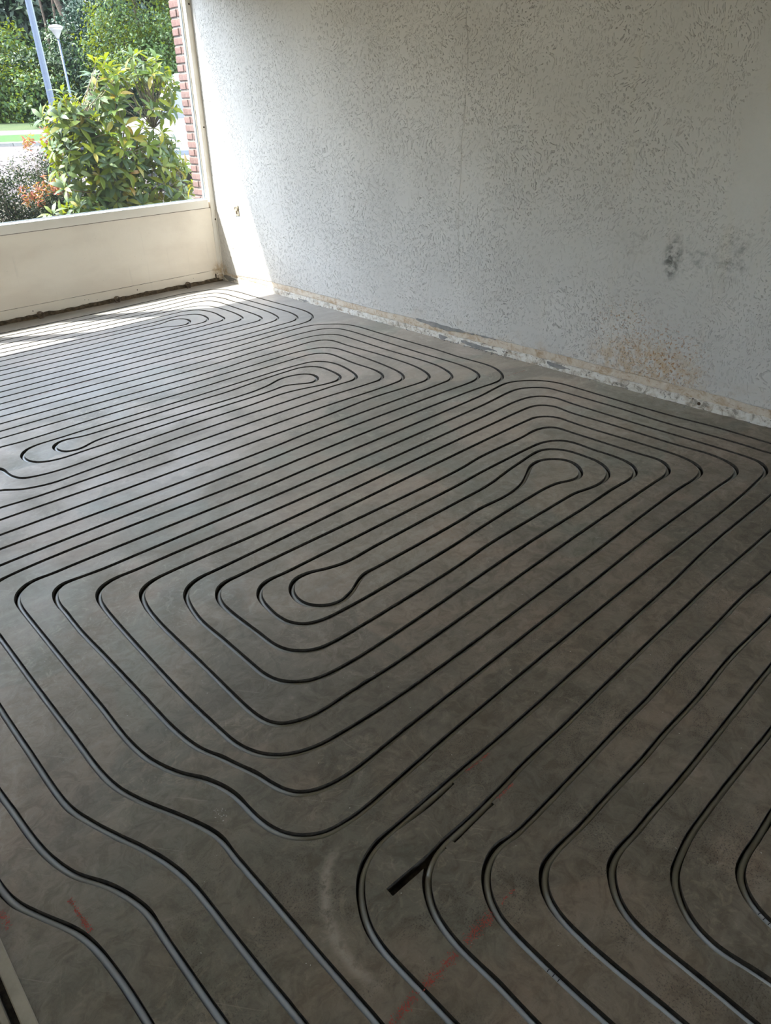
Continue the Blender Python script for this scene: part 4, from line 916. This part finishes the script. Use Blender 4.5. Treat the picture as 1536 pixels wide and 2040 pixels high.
kb = empty('kerb', S(28.22, -12)); tag(kb, 'pale concrete kerb between the paved street and the bright grass verge', 'kerb')
kang = math.atan2(RGT.y, RGT.x)
k0 = None
for i in range(26):
    if k0 is None:
        k0 = MB().box(-0.495, 0.495, -0.22, 0.22, -0.1, 0.12, 0.02).build('kerb_stone', M['kerb'], kb); o = k0
    else: o = k0.copy(); link(o, kb); o.name = 'kerb_stone'
    p = Vector(S(28.22, -20 + i)) - Vector(S(28.22, -12)); o.location = p; o.rotation_euler = (0, 0, kang)
MB().box(0.0, ROOM_X, GY - 0.13, GY - 0.031, -0.35, 0.60).build('outer_wall', M['brick']); tag(bpy.data.objects['outer_wall'], kind='structure')

# ------------------------------------------------------------------ foliage helpers
def leaf_cloud(name, mat, P0, N0, size, parent=None, aspect=0.5, curl=0.25, jitter=0.9):
    """rhombic leaves, two triangles folded along the midrib"""
    n = len(P0)
    d = nrs.normal(size=(n, 3)); d /= np.linalg.norm(d, axis=1)[:, None]
    nn = N0 + jitter * nrs.normal(size=(n, 3)) * 0.6; nn /= np.maximum(np.linalg.norm(nn, axis=1), 1e-6)[:, None]
    a_ = np.cross(nn, d); a_ /= np.maximum(np.linalg.norm(a_, axis=1), 1e-6)[:, None]; b_ = np.cross(nn, a_)
    s = (size * nrs.uniform(0.6, 1.35, n))[:, None]
    v0 = P0 - a_ * s * 0.5; v2 = P0 + a_ * s * 0.5 - nn * s * curl * 0.4
    v1 = P0 + b_ * s * aspect * 0.5 + nn * s * 0.08; v3 = P0 - b_ * s * aspect * 0.5 + nn * s * 0.08
    V = np.stack([v0, v1, v2, v3], 1).reshape(-1, 3).astype(np.float32)
    me = bpy.data.meshes.new(name); me.vertices.add(4 * n); me.vertices.foreach_set('co', V.ravel())
    me.loops.add(4 * n); me.loops.foreach_set('vertex_index', np.arange(4 * n, dtype=np.int32))
    me.polygons.add(n); me.polygons.foreach_set('loop_start', np.arange(n, dtype=np.int32) * 4)
    me.update(); me.validate(); me.materials.append(mat)
    o = bpy.data.objects.new(name, me); link(o, parent); tag(o, kind='stuff'); return o
def crown_points(blobs, n_clump, per, clump_r, shell=0.75):
    """clumps of leaves spread over the outside of several ellipsoids"""
    w = np.array([b_[3] * b_[4] + b_[4] * b_[5] + b_[3] * b_[5] for b_ in blobs]); w /= w.sum()
    idx = nrs.choice(len(blobs), n_clump, p=w); B = np.array(blobs)[idx]
    d = nrs.normal(size=(n_clump, 3)); d /= np.linalg.norm(d, axis=1)[:, None]
    rr = nrs.uniform(shell, 1.0, n_clump)[:, None]
    c = B[:, :3] + d * B[:, 3:6] * rr
    P0 = np.repeat(c, per, 0) + nrs.normal(size=(n_clump * per, 3)) * clump_r * np.array([1, 1, 0.6])
    N0 = np.repeat(d + np.array([0, 0, 0.5]), per, 0)
    return P0, N0
def branchy(m, p0, p1, r0, r1, n=7, wig=0.06, seed=0):
    p0, p1 = Vector(p0), Vector(p1); L = (p1 - p0).length; pts = []; rad = []
    for i in range(n + 1):
        t = i / n; w = Vector((noise.noise(Vector((t * 3, seed, 0))), noise.noise(Vector((t * 3, seed, 9))), 0)) * wig * L * math.sin(math.pi * min(1, t * 1.2))
        pts.append(p0.lerp(p1, t) + w); rad.append(r0 + (r1 - r0) * t)
    m.tube(pts, rad, 7); return pts
def tree(u, v, blobs, mat, leaf, clumps, per, cr, label, group=None, trunk_r=0.22, name='tree', trunk_h=None, shell=0.7, lean=(0, 0)):
    """blobs in local (right, towards street, up, radii)"""
    base = Vector(S(u, v)); t = empty(name, base); tag(t, label, 'tree' if name != 'shrub' else 'shrub', group)
    R3 = Vector((RGT.x, RGT.y, 0)); T3 = Vector((-FWD.x, -FWD.y, 0))
    bl = [tuple(R3 * b_[0] + T3 * b_[1] + Vector((0, 0, b_[2]))) + (b_[3], b_[4], b_[5]) for b_ in blobs]
    P0, N0 = crown_points(bl, clumps, per, cr, shell); P0[:, 2] = np.maximum(P0[:, 2], 0.05)
    leaf_cloud('foliage', mat, P0, N0, leaf, t)
    h = trunk_h or max(b_[2] for b_ in blobs) * 0.9; m = MB()
    top = R3 * lean[0] + T3 * lean[1] + Vector((0, 0, h)); pts = branchy(m, (0, 0, -0.1), top, trunk_r, trunk_r * 0.35, 8, 0.05, u)
    for i, b_ in enumerate(bl[:5]):
        branchy(m, pts[min(7, 3 + i % 4)], (b_[0], b_[1], b_[2]), trunk_r * 0.35, trunk_r * 0.1, 6, 0.08, i + v)
    m.build('trunk', M['bark'], t, smooth=True)
    return t
GT = 'trees and tall shrubs across the street'
# bright shrub mass at the far left
tree(44, -20.0, [(0, 0, 1.6, 3.0, 2.2, 1.9), (1.6, 0.8, 1.1, 2.0, 1.6, 1.3), (-2.4, 0, 2.4, 2.6, 2.2, 2.2), (0.6, -0.5, 3.1, 1.9, 1.5, 1.5), (3.0, 0.2, 1.3, 1.6, 1.4, 1.3)], M['t_bright'], 0.20, 520, 26, 0.30,
     'bright green tree mass at the far left, behind the grey mast', GT, 0.16)
tree(45, -17.0, [(0, 0, 1.7, 2.2, 1.8, 1.9), (1.3, 0.5, 2.9, 1.5, 1.3, 1.4), (2.4, 0.4, 1.4, 1.6, 1.4, 1.5), (-0.5, 0.6, 0.9, 2.2, 1.5, 1.0)], M['t_mid'], 0.19, 420, 24, 0.28,
     'mid green tree between the grey mast and the lamp post', GT, 0.16)
tree(46, -14.9, [(0, 0, 3.0, 2.1, 1.8, 2.4), (0.8, 0.6, 5.0, 1.6, 1.5, 1.5), (1.6, 0, 1.4, 2.4, 1.8, 1.6), (2.4, 0.4, 3.3, 1.6, 1.4, 2.0), (0.4, 1, 2.0, 1.8, 1.2, 1.6)], M['t_teal'], 0.17, 560, 28, 0.30,
     'blue-green feathery tree right of the white lamp head', GT, 0.2)
tree(42, -11.2, [(0, 0, 4.8, 2.4, 2.0, 2.2), (2.0, 0.4, 3.8, 2.1, 1.8, 1.8), (-1.0, 0.5, 3.2, 1.6, 1.5, 1.4), (1.2, 0.8, 2.4, 2.4, 1.6, 1.5), (3.4, 0, 5.0, 2.0, 1.8, 1.9), (-0.2, 0.8, 6.2, 1.8, 1.5, 1.3)], M['t_bright'], 0.16, 640, 30, 0.30,
     'light green leafy tree above the rhododendron', GT, 0.2)
tree(45, -7.5, [(0, 0, 3.4, 2.8, 2.2, 3.0), (2.6, 0, 2.8, 2.5, 2.2, 2.6), (0, 0.4, 6.2, 2.4, 2.0, 1.8)], M['t_mid'], 0.2, 420, 24, 0.34,
     'mid green tree beside the brick pier, mostly hidden by it', GT, 0.2)
# dark wood behind, wide enough to close the view from a step aside
ORD = ['first', 'second', 'third', 'fourth', 'fifth', 'sixth', 'seventh', 'eighth', 'ninth', 'tenth', 'eleventh', 'twelfth', 'thirteenth', 'fourteenth', 'fifteenth', 'sixteenth', 'seventeenth', 'eighteenth', 'nineteenth', 'twentieth']
spots = sorted([(52.0, -47 + 4.5 * i) for i in range(12)] + [(57.5, -44.7 + 5.2 * i) for i in range(8)], key=lambda q: q[1] / q[0])
for i, (u, v) in enumerate(spots):
    h = 15.5 + 2.5 * math.sin(i * 2.3); w = 2.2 if u < 55 else 2.7
    bl = [(0, 0, h * 0.13, w, 1.8, h * 0.15), (0.1, 0, h * 0.32, w, 1.8, h * 0.15), (-0.1, 0, h * 0.52, w, 1.8, h * 0.15), (0, 0, h * 0.72, w * 0.95, 1.8, h * 0.15), (0, 0, h * 0.9, w * 0.7, 1.6, h * 0.11)]
    tree(u, v, bl, M['t_dark'], 0.50, 560, 18, 0.52, 'tall dark tree of the back wood, %s from the left' % ORD[i], 'dark trees of the wood', 0.24, shell=0.3)
# unseen trees left of the window view, added to cut the skylight
for i in range(9):
    an = math.radians(-100 + 14.5 * i); dd = 25 + 2 * (i % 2); px_, py_ = 2.0 + dd * math.cos(an), dd * math.sin(an)
    if i == 0: px_, py_ = 3.5, -27.5
    b_ = Vector((px_, py_, -0.15)) ; h = 7.8 + (i % 3)
    t = empty('tree', b_); tag(t, 'unseen tree added to cut the skylight, left of the window view, %s from the house' % ORD[8 - i], 'tree', 'unseen trees added to cut the skylight')
    P0, N0 = crown_points([(0, 0, h * 0.22, 3.2, 3.2, h * 0.2), (0, 0, h * 0.5, 3.6, 3.6, h * 0.24), (0, 0, h * 0.78, 3.0, 3.0, h * 0.2)], 420, 16, 0.55, 0.3)
    leaf_cloud('foliage', M['t_mid'], P0, N0, 0.62, t)
    m = MB(); branchy(m, (0, 0, -0.1), (0.3, 0.2, h * 0.8), 0.26, 0.09, 8, 0.03, i); m.build('trunk', M['bark'], t, smooth=True)
# bare trunks in front of the wood
for i, (u, v, lx) in enumerate([(47.5, -16.35, -0.8), (48.5, -18.2, 0.1), (48.5, -17.6, 0.25), (48.0, -21.4, 0.2)]):
    b_ = Vector(S(u, v)); t = empty('tree', b_); tag(t, ('brown leaning bare trunk at the edge of the dark wood', 'thin bare trunk in the dark wood left of the lamp', 'thin bare trunk in the dark wood right behind the lamp head', 'thin bare trunk at the left end of the dark wood')[i], 'tree', 'bare trunks at the wood edge')
    m = MB(); pts = branchy(m, (0, 0, -0.1), (RGT.x * lx, RGT.y * lx, 8.5), 0.20 if i == 0 else 0.09, 0.12 if i == 0 else 0.05, 9, 0.03, i * 3)
    m.build('trunk', M['bark'], t, smooth=True)
    m = MB(); branchy(m, pts[6], pts[6] + Vector((RGT.x * 1.2, RGT.y * 1.2, 1.4)), 0.04, 0.012, 6, 0.1, i); branchy(m, pts[7], pts[7] + Vector((-RGT.x, -RGT.y, 1.2)), 0.04, 0.012, 6, 0.1, i + 4); m.build('branch', M['bark'], t, smooth=True)
tree(38, -14.6, [(0, 0, 0.25, 1.2, 0.7, 0.45), (1.4, 0, 0.3, 1.3, 0.8, 0.55)], M['t_mid'], 0.12, 110, 16, 0.14, 'low green shrub on the lawn behind the red shoots', None, 0.04, 'shrub')

# ------------------------------------------------------------------ mast and street lamp
mast = empty('street_mast', S(14.2, -5.49)); tag(mast, 'thick grey-blue steel mast standing in front of the left trees', 'mast')
prof = []
for i in range(13):
    z = -0.1 + 9.0 * i / 12; prof.append((0.058 - 0.0020 * i / 2, z))
m = MB().lathe(prof, (0, 0, 0), 10); m.build('pole', M['steel'], mast)
MB().lathe([(0.16, -0.02), (0.16, 0.03), (0.10, 0.05)], (0, 0, 0), 16).build('base_plate', M['steel'], mast)
MB().box(0.045, 0.060, -0.03, 0.03, 0.5, 1.0, 0.004).build('hatch_cover', M['steel'], mast)
lamp = empty('street_lamp', S(24.7, -8.95)); tag(lamp, 'slim blue-grey lamp post with a white cone head', 'street lamp')
MB().lathe([(0.055, -0.1), (0.055, 0.9), (0.034, 1.0), (0.028, 2.98)], (0, 0, 0), 14).build('pole', M['steel'], lamp, smooth=True)
hd = MB().lathe([(0.035, 2.93), (0.045, 2.97), (0.14, 3.13), (0.20, 3.19)], (0, 0, 0), 28).build('lamp_shade', M['lampw'], lamp, smooth=True)
MB().lathe([(0.20, 3.185), (0.21, 3.195), (0.205, 3.215), (0.15, 3.26), (0.10, 3.27), (0.002, 3.272)], (0, 0, 0), 28).build('lamp_cap', M['lampw'], lamp, smooth=True)

# ------------------------------------------------------------------ white van glimpsed through the leaves
van = empty('parked_van', S(16.6, -2.75), math.atan2(RGT.y, RGT.x)); tag(van, 'white parked van glimpsed through the rhododendron leaves', 'van')
L2 = 2.1
side = [(-2.2, 0.35), (-2.25, 0.9), (-2.05, 1.15), (-1.55, 1.30), (-0.95, 1.98), (1.9, 2.02), (2.2, 1.85), (2.25, 0.35), (1.95, 0.30), (-1.9, 0.30)]
m = MB().prism(side, -0.95, 0.95); o = m.build('body', M['van'], van)
o.modifiers.new('b', 'BEVEL').width = 0.07; o.modifiers['b'].segments = 3
for x0, x1 in ((-1.15, -0.35), (-0.22, 0.75), (0.88, 1.85)):
    for yy in (-0.962, 0.952):
        poly = [(x0 + (0.0 if x0 > -1 else -0.25), 1.25), (x1, 1.25), (x1, 1.78), (x0 + (0.0 if x0 > -1 else 0.32), 1.78)]
        MB().prism(poly, yy, yy + 0.012).build('side_window', M['vglass'], van)
for x in (-1.45, 1.45):
    for yy in (-0.93, 0.75):
        MB().lathe([(0.20, yy), (0.33, yy + 0.01), (0.34, yy + 0.09), (0.33, yy + 0.19), (0.18, yy + 0.2)], (x, 0, 0.33), 22, 'y').build('wheel', M['tyre'], van)
for yy in (-0.962, 0.952): MB().box(-2.1, 2.1, yy, yy + 0.012, 0.62, 0.70, 0.003).build('rub_strip', M['vglass'], van)
MB().box(-2.28, -2.2, -0.8, 0.8, 0.38, 0.55, 0.02).build('bumper', M['tyre'], van)

# ------------------------------------------------------------------ rhododendron: every near leaf is its own part
def rh_leaf_mesh(name, mat, L=0.122, W=0.039, droop=0.35, fold=0.22):
    V = []; F = []; n = 5
    ws = [0.10, 0.62, 0.95, 1.0, 0.72, 0.04]
    for i in range(n + 1):
        t = i / n; y = L * t; z = -droop * L * t * t; w = W / 2 * ws[i]
        V += [(-w, y, z + w * fold * 2), (0, y, z), (w, y, z + w * fold * 2)]
    for i in range(n):
        for j in range(2): F.append((i*3+j, i*3+j+1, (i+1)*3+j+1, (i+1)*3+j))
    me = bpy.data.meshes.new(name); me.from_pydata(V, [], F); me.update(); me.materials.append(mat)
    me.polygons.foreach_set('use_smooth', [True] * len(me.polygons)); return me
rh = empty('rhododendron', (0.25, -1.55, -0.15)); tag(rh, 'large rhododendron with yellow-green leaf whorls right outside the window', 'bush')
RB = Vector((0.25, -1.55, -0.15))
LM = {k: rh_leaf_mesh('leaf_' + k, M['rh_' + k]) for k in ('green', 'dark', 'yellow')}
BL = [  # ellipsoids: centre, radii
 (0.02, -1.45, 1.22, 0.42, 0.42, 0.52), (0.30, -1.40, 0.85, 0.46, 0.45, 0.50), (-0.12, -1.35, 0.80, 0.36, 0.38, 0.52), (0.52, -1.35, 1.02, 0.30, 0.34, 0.36),
 (0.10, -1.30, 0.55, 0.55, 0.40, 0.30), (0.60, -1.30, 1.30, 0.14, 0.2, 0.16), (-0.28, -1.30, 1.50, 0.20, 0.25, 0.28), (0.62, -1.2, 0.52, 0.28, 0.25, 0.16)]
whorls = []
tries = 0
while len(whorls) < 400 and tries < 12000:
    tries += 1
    b_ = BL[min(int(abs(rng.gauss(0, 1)) * 3.2), 7)] if rng.random() < 0.5 else rng.choice(BL)
    d = Vector((rng.gauss(0, 1), rng.gauss(0.35, 1), rng.gauss(0.15, 1))).normalized()
    p = Vector(b_[:3]) + Vector((d.x * b_[3], d.y * b_[4], d.z * b_[5])) * rng.uniform(0.72, 1.03)
    if p.y > -0.62 or p.z < 0.25: continue
    # thin upper right part where the street shows through
    if -0.42 < p.x < 0.12 and 1.15 < p.z < 1.55 and rng.random() < 0.78: continue
    if any((p - q[0]).length < 0.068 for q in whorls): continue
    whorls.append((p, d))
extra_w = [((0.63, -1.2, 1.52), (0.3, 0.2, 1)), ((0.86, -1.15, 1.33), (0.8, 0.2, 0.2)), ((0.28, -1.2, 1.74), (0.1, 0.1, 1)), ((0.84, -1.1, 0.78), (0.7, 0.3, 0.4)), ((1.00, -1.1, 0.58), (0.5, 0.3, 0.8)), ((0.80, -1.0, 0.52), (0.2, 0.5, 0.8)),
  ((0.72, -1.1, 1.08), (0.8, 0.2, 0.4)), ((-0.30, -0.75, 0.66), (0.1, 0.5, 0.9)), ((-0.22, -0.72, 0.74), (-0.1, 0.4, 1)), ((-0.02, -1.1, 1.78), (0, 0.2, 1)), ((-0.28, -1.15, 1.76), (-0.1, 0.2, 1)), ((-0.16, -1.3, 1.80), (0, 0, 1)), ((0.14, -1.3, 1.76), (0.1, 0, 1)), ((1.12, -1.0, 0.50), (0.5, 0.3, 0.8))]
whorls += [(Vector(p), Vector(d).normalized()) for p, d in extra_w]
# nearest to the window first: those leaves are single parts
whorls.sort(key=lambda w: -(w[0].y * 1.0 + w[1].y * 0.15 + w[0].z * 0.25))
V_mass = []; F_mass = []; n_part = 0
for wi, (p, d) in enumerate(whorls):
    up = (d + Vector((0, 0, 0.55))).normalized(); nl = rng.randint(6, 9)
    ref = Vector((0, 0, 1)) if abs(up.z) < 0.9 else Vector((1, 0, 0)); e1 = up.cross(ref).normalized(); e2 = up.cross(e1)
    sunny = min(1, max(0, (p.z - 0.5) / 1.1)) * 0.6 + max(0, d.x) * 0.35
    a0 = rng.uniform(0, 6.28)
    for j in range(nl):
        old = rng.random() < 0.17
        a_ = a0 + j * 2 * math.pi / nl + rng.uniform(-.2, .2); el = rng.uniform(0.15, 0.95) if not old else rng.uniform(-1.0, -0.3)
        out = (e1 * math.cos(a_) + e2 * math.sin(a_)); yv = (out * math.cos(el) + up * math.sin(el)).normalized()
        xv = yv.cross(up).normalized(); zv = xv.cross(yv)
        sc = rng.uniform(0.75, 1.15)
        Mx = Matrix(((xv.x, yv.x, zv.x), (xv.y, yv.y, zv.y), (xv.z, yv.z, zv.z)))
        start = p + yv * 0.008 + up * rng.uniform(-0.012, 0.012)
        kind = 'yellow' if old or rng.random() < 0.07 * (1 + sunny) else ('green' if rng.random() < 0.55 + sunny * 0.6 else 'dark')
        if n_part < 300 and (wi % 2 == 0 or p.y > -0.9):
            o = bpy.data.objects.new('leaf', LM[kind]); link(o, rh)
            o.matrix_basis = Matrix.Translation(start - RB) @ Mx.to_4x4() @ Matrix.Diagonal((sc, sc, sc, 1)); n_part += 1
        else:
            b0 = len(V_mass); L = 0.122 * sc; W = 0.039 * sc
            for t, w in ((0, .1), (.33, .9), (.68, .95), (1, .05)):
                c_ = start + yv * L * t - zv * 0.35 * L * t * t
                V_mass += [tuple(c_ - xv * W * w / 2 + zv * W * w * 0.2 - RB), tuple(c_ + xv * W * w / 2 + zv * W * w * 0.2 - RB)]
            for t in range(3): F_mass.append((b0 + 2*t, b0 + 2*t + 1, b0 + 2*t + 3, b0 + 2*t + 2))
o = mesh_obj('leaf_mass', V_mass, F_mass, M['rh_mass'], rh, smooth=True); tag(o, kind='stuff')
# woody stems reaching to the whorls
m = MB(); hubs = []
for i in range(9):
    a_ = rng.uniform(0, 6.28); tgt = Vector((rng.uniform(-0.3, 0.65), rng.uniform(-1.7, -1.15), rng.uniform(0.55, 1.0)))
    pts = branchy(m, (rng.uniform(-.12, .12), rng.uniform(-.1, .1), 0), tgt - RB, 0.020, 0.010, 8, 0.12, i * 5); hubs += [q for q in pts[3:]]
for i in range(8):
    h0 = rng.choice(hubs); tgt = h0 + Vector((rng.uniform(-.35, .35), rng.uniform(-.1, .25), rng.uniform(.3, .6)))
    hubs += branchy(m, h0, tgt, 0.010, 0.006, 7, 0.12, i * 9 + 2)[3:]
m.build('stem', M['twig'], rh, smooth=True)
m = MB()
for i, (p, d) in enumerate(whorls):
    q = p - RB; h0 = min(hubs, key=lambda h: (h - q).length + (0.3 if h.z > q.z else 0))
    branchy(m, h0, q, 0.0045, 0.003, 4, 0.10, i * 1.7)
tag(m.build('twig', M['twig'], rh, smooth=True), kind='stuff')

# ------------------------------------------------------------------ low dark shrubs with red shoots (left), and ground cover
def small_shrub(loc, blobs, label, red, n=240, per=22, kred=30):
    t = empty('shrub', loc); tag(t, label, 'shrub', 'small-leaved shrubs left of the rhododendron')
    P0, N0 = crown_points(blobs, n, per, 0.055, 0.35); P0[:, 2] = np.maximum(P0[:, 2], 0.02)
    leaf_cloud('foliage', M['pieris'], P0, N0, 0.030, t, 0.45)
    m = MB()
    for i in range(26):
        b_ = blobs[i % len(blobs)]; d = Vector((rng.gauss(0, 1), rng.gauss(0, 1), abs(rng.gauss(0.3, 1)))).normalized()
        tip = (b_[0] + d.x * b_[3] * .9, b_[1] + d.y * b_[4] * .9, max(0.05, b_[2] + d.z * b_[5] * .9)); branchy(m, (rng.uniform(-.05, .05), rng.uniform(-.05, .05), 0), tip, 0.008, 0.002, 6, 0.12, i)
    m.build('stem', M['twig'], t, smooth=True)
    if red:
        C = np.array(red); k = kred; cen = C[nrs.randint(len(C), size=k)] + nrs.normal(size=(k, 3)) * np.array([0.09, 0.08, 0.035])
        P0 = np.repeat(cen, 12, 0) + nrs.normal(size=(k * 12, 3)) * 0.022
        leaf_cloud('red_shoots', M['redleaf'], P0, np.tile([0, 0.4, 0.8], (k * 12, 1)), 0.045, t, 0.35)
small_shrub((0.50, -2.7, -0.15), [(0, 0, 0.85, 0.30, 0.30, 0.36), (-0.22, 0.1, 0.95, 0.28, 0.25, 0.30), (0.12, 0.1, 0.45, 0.38, 0.35, 0.40)], 'small shrub topped with red and orange shoots, left of the rhododendron', [(-0.14, 0.1, 1.27), (-0.26, 0.12, 1.24), (0.02, 0.1, 1.25), (-0.34, 0.1, 1.16)], 300, 22, 34)
small_shrub((0.98, -2.3, -0.15), [(0, 0, 0.50, 0.40, 0.35, 0.45), (0.30, 0.0, 0.80, 0.36, 0.3, 0.38), (-0.2, 0.1, 0.40, 0.3, 0.3, 0.40), (-0.05, 0.0, 0.85, 0.30, 0.25, 0.26), (-0.02, 0.3, 0.3, 0.35, 0.25, 0.3)], 'dark twiggy shrub low at the left edge of the window', [(-0.22, 0.25, 0.86), (-0.1, 0.28, 0.82)], 620, 22, 16)
small_shrub((1.75, -2.3, -0.15), [(0, 0, 0.55, 0.42, 0.4, 0.45), (0.4, 0, 0.7, 0.4, 0.35, 0.4)], 'dark twiggy shrub outside, beyond the left edge of the window view', None, 260)
small_shrub((0.45, -1.95, -0.15), [(0, 0, 0.50, 0.30, 0.22, 0.34), (0.2, 0, 0.72, 0.22, 0.2, 0.2)], 'small dark shrub with orange shoots under the rhododendron branches', [(0.15, 0.15, 0.92), (0.32, 0.1, 0.86)], 300, 22, 20)
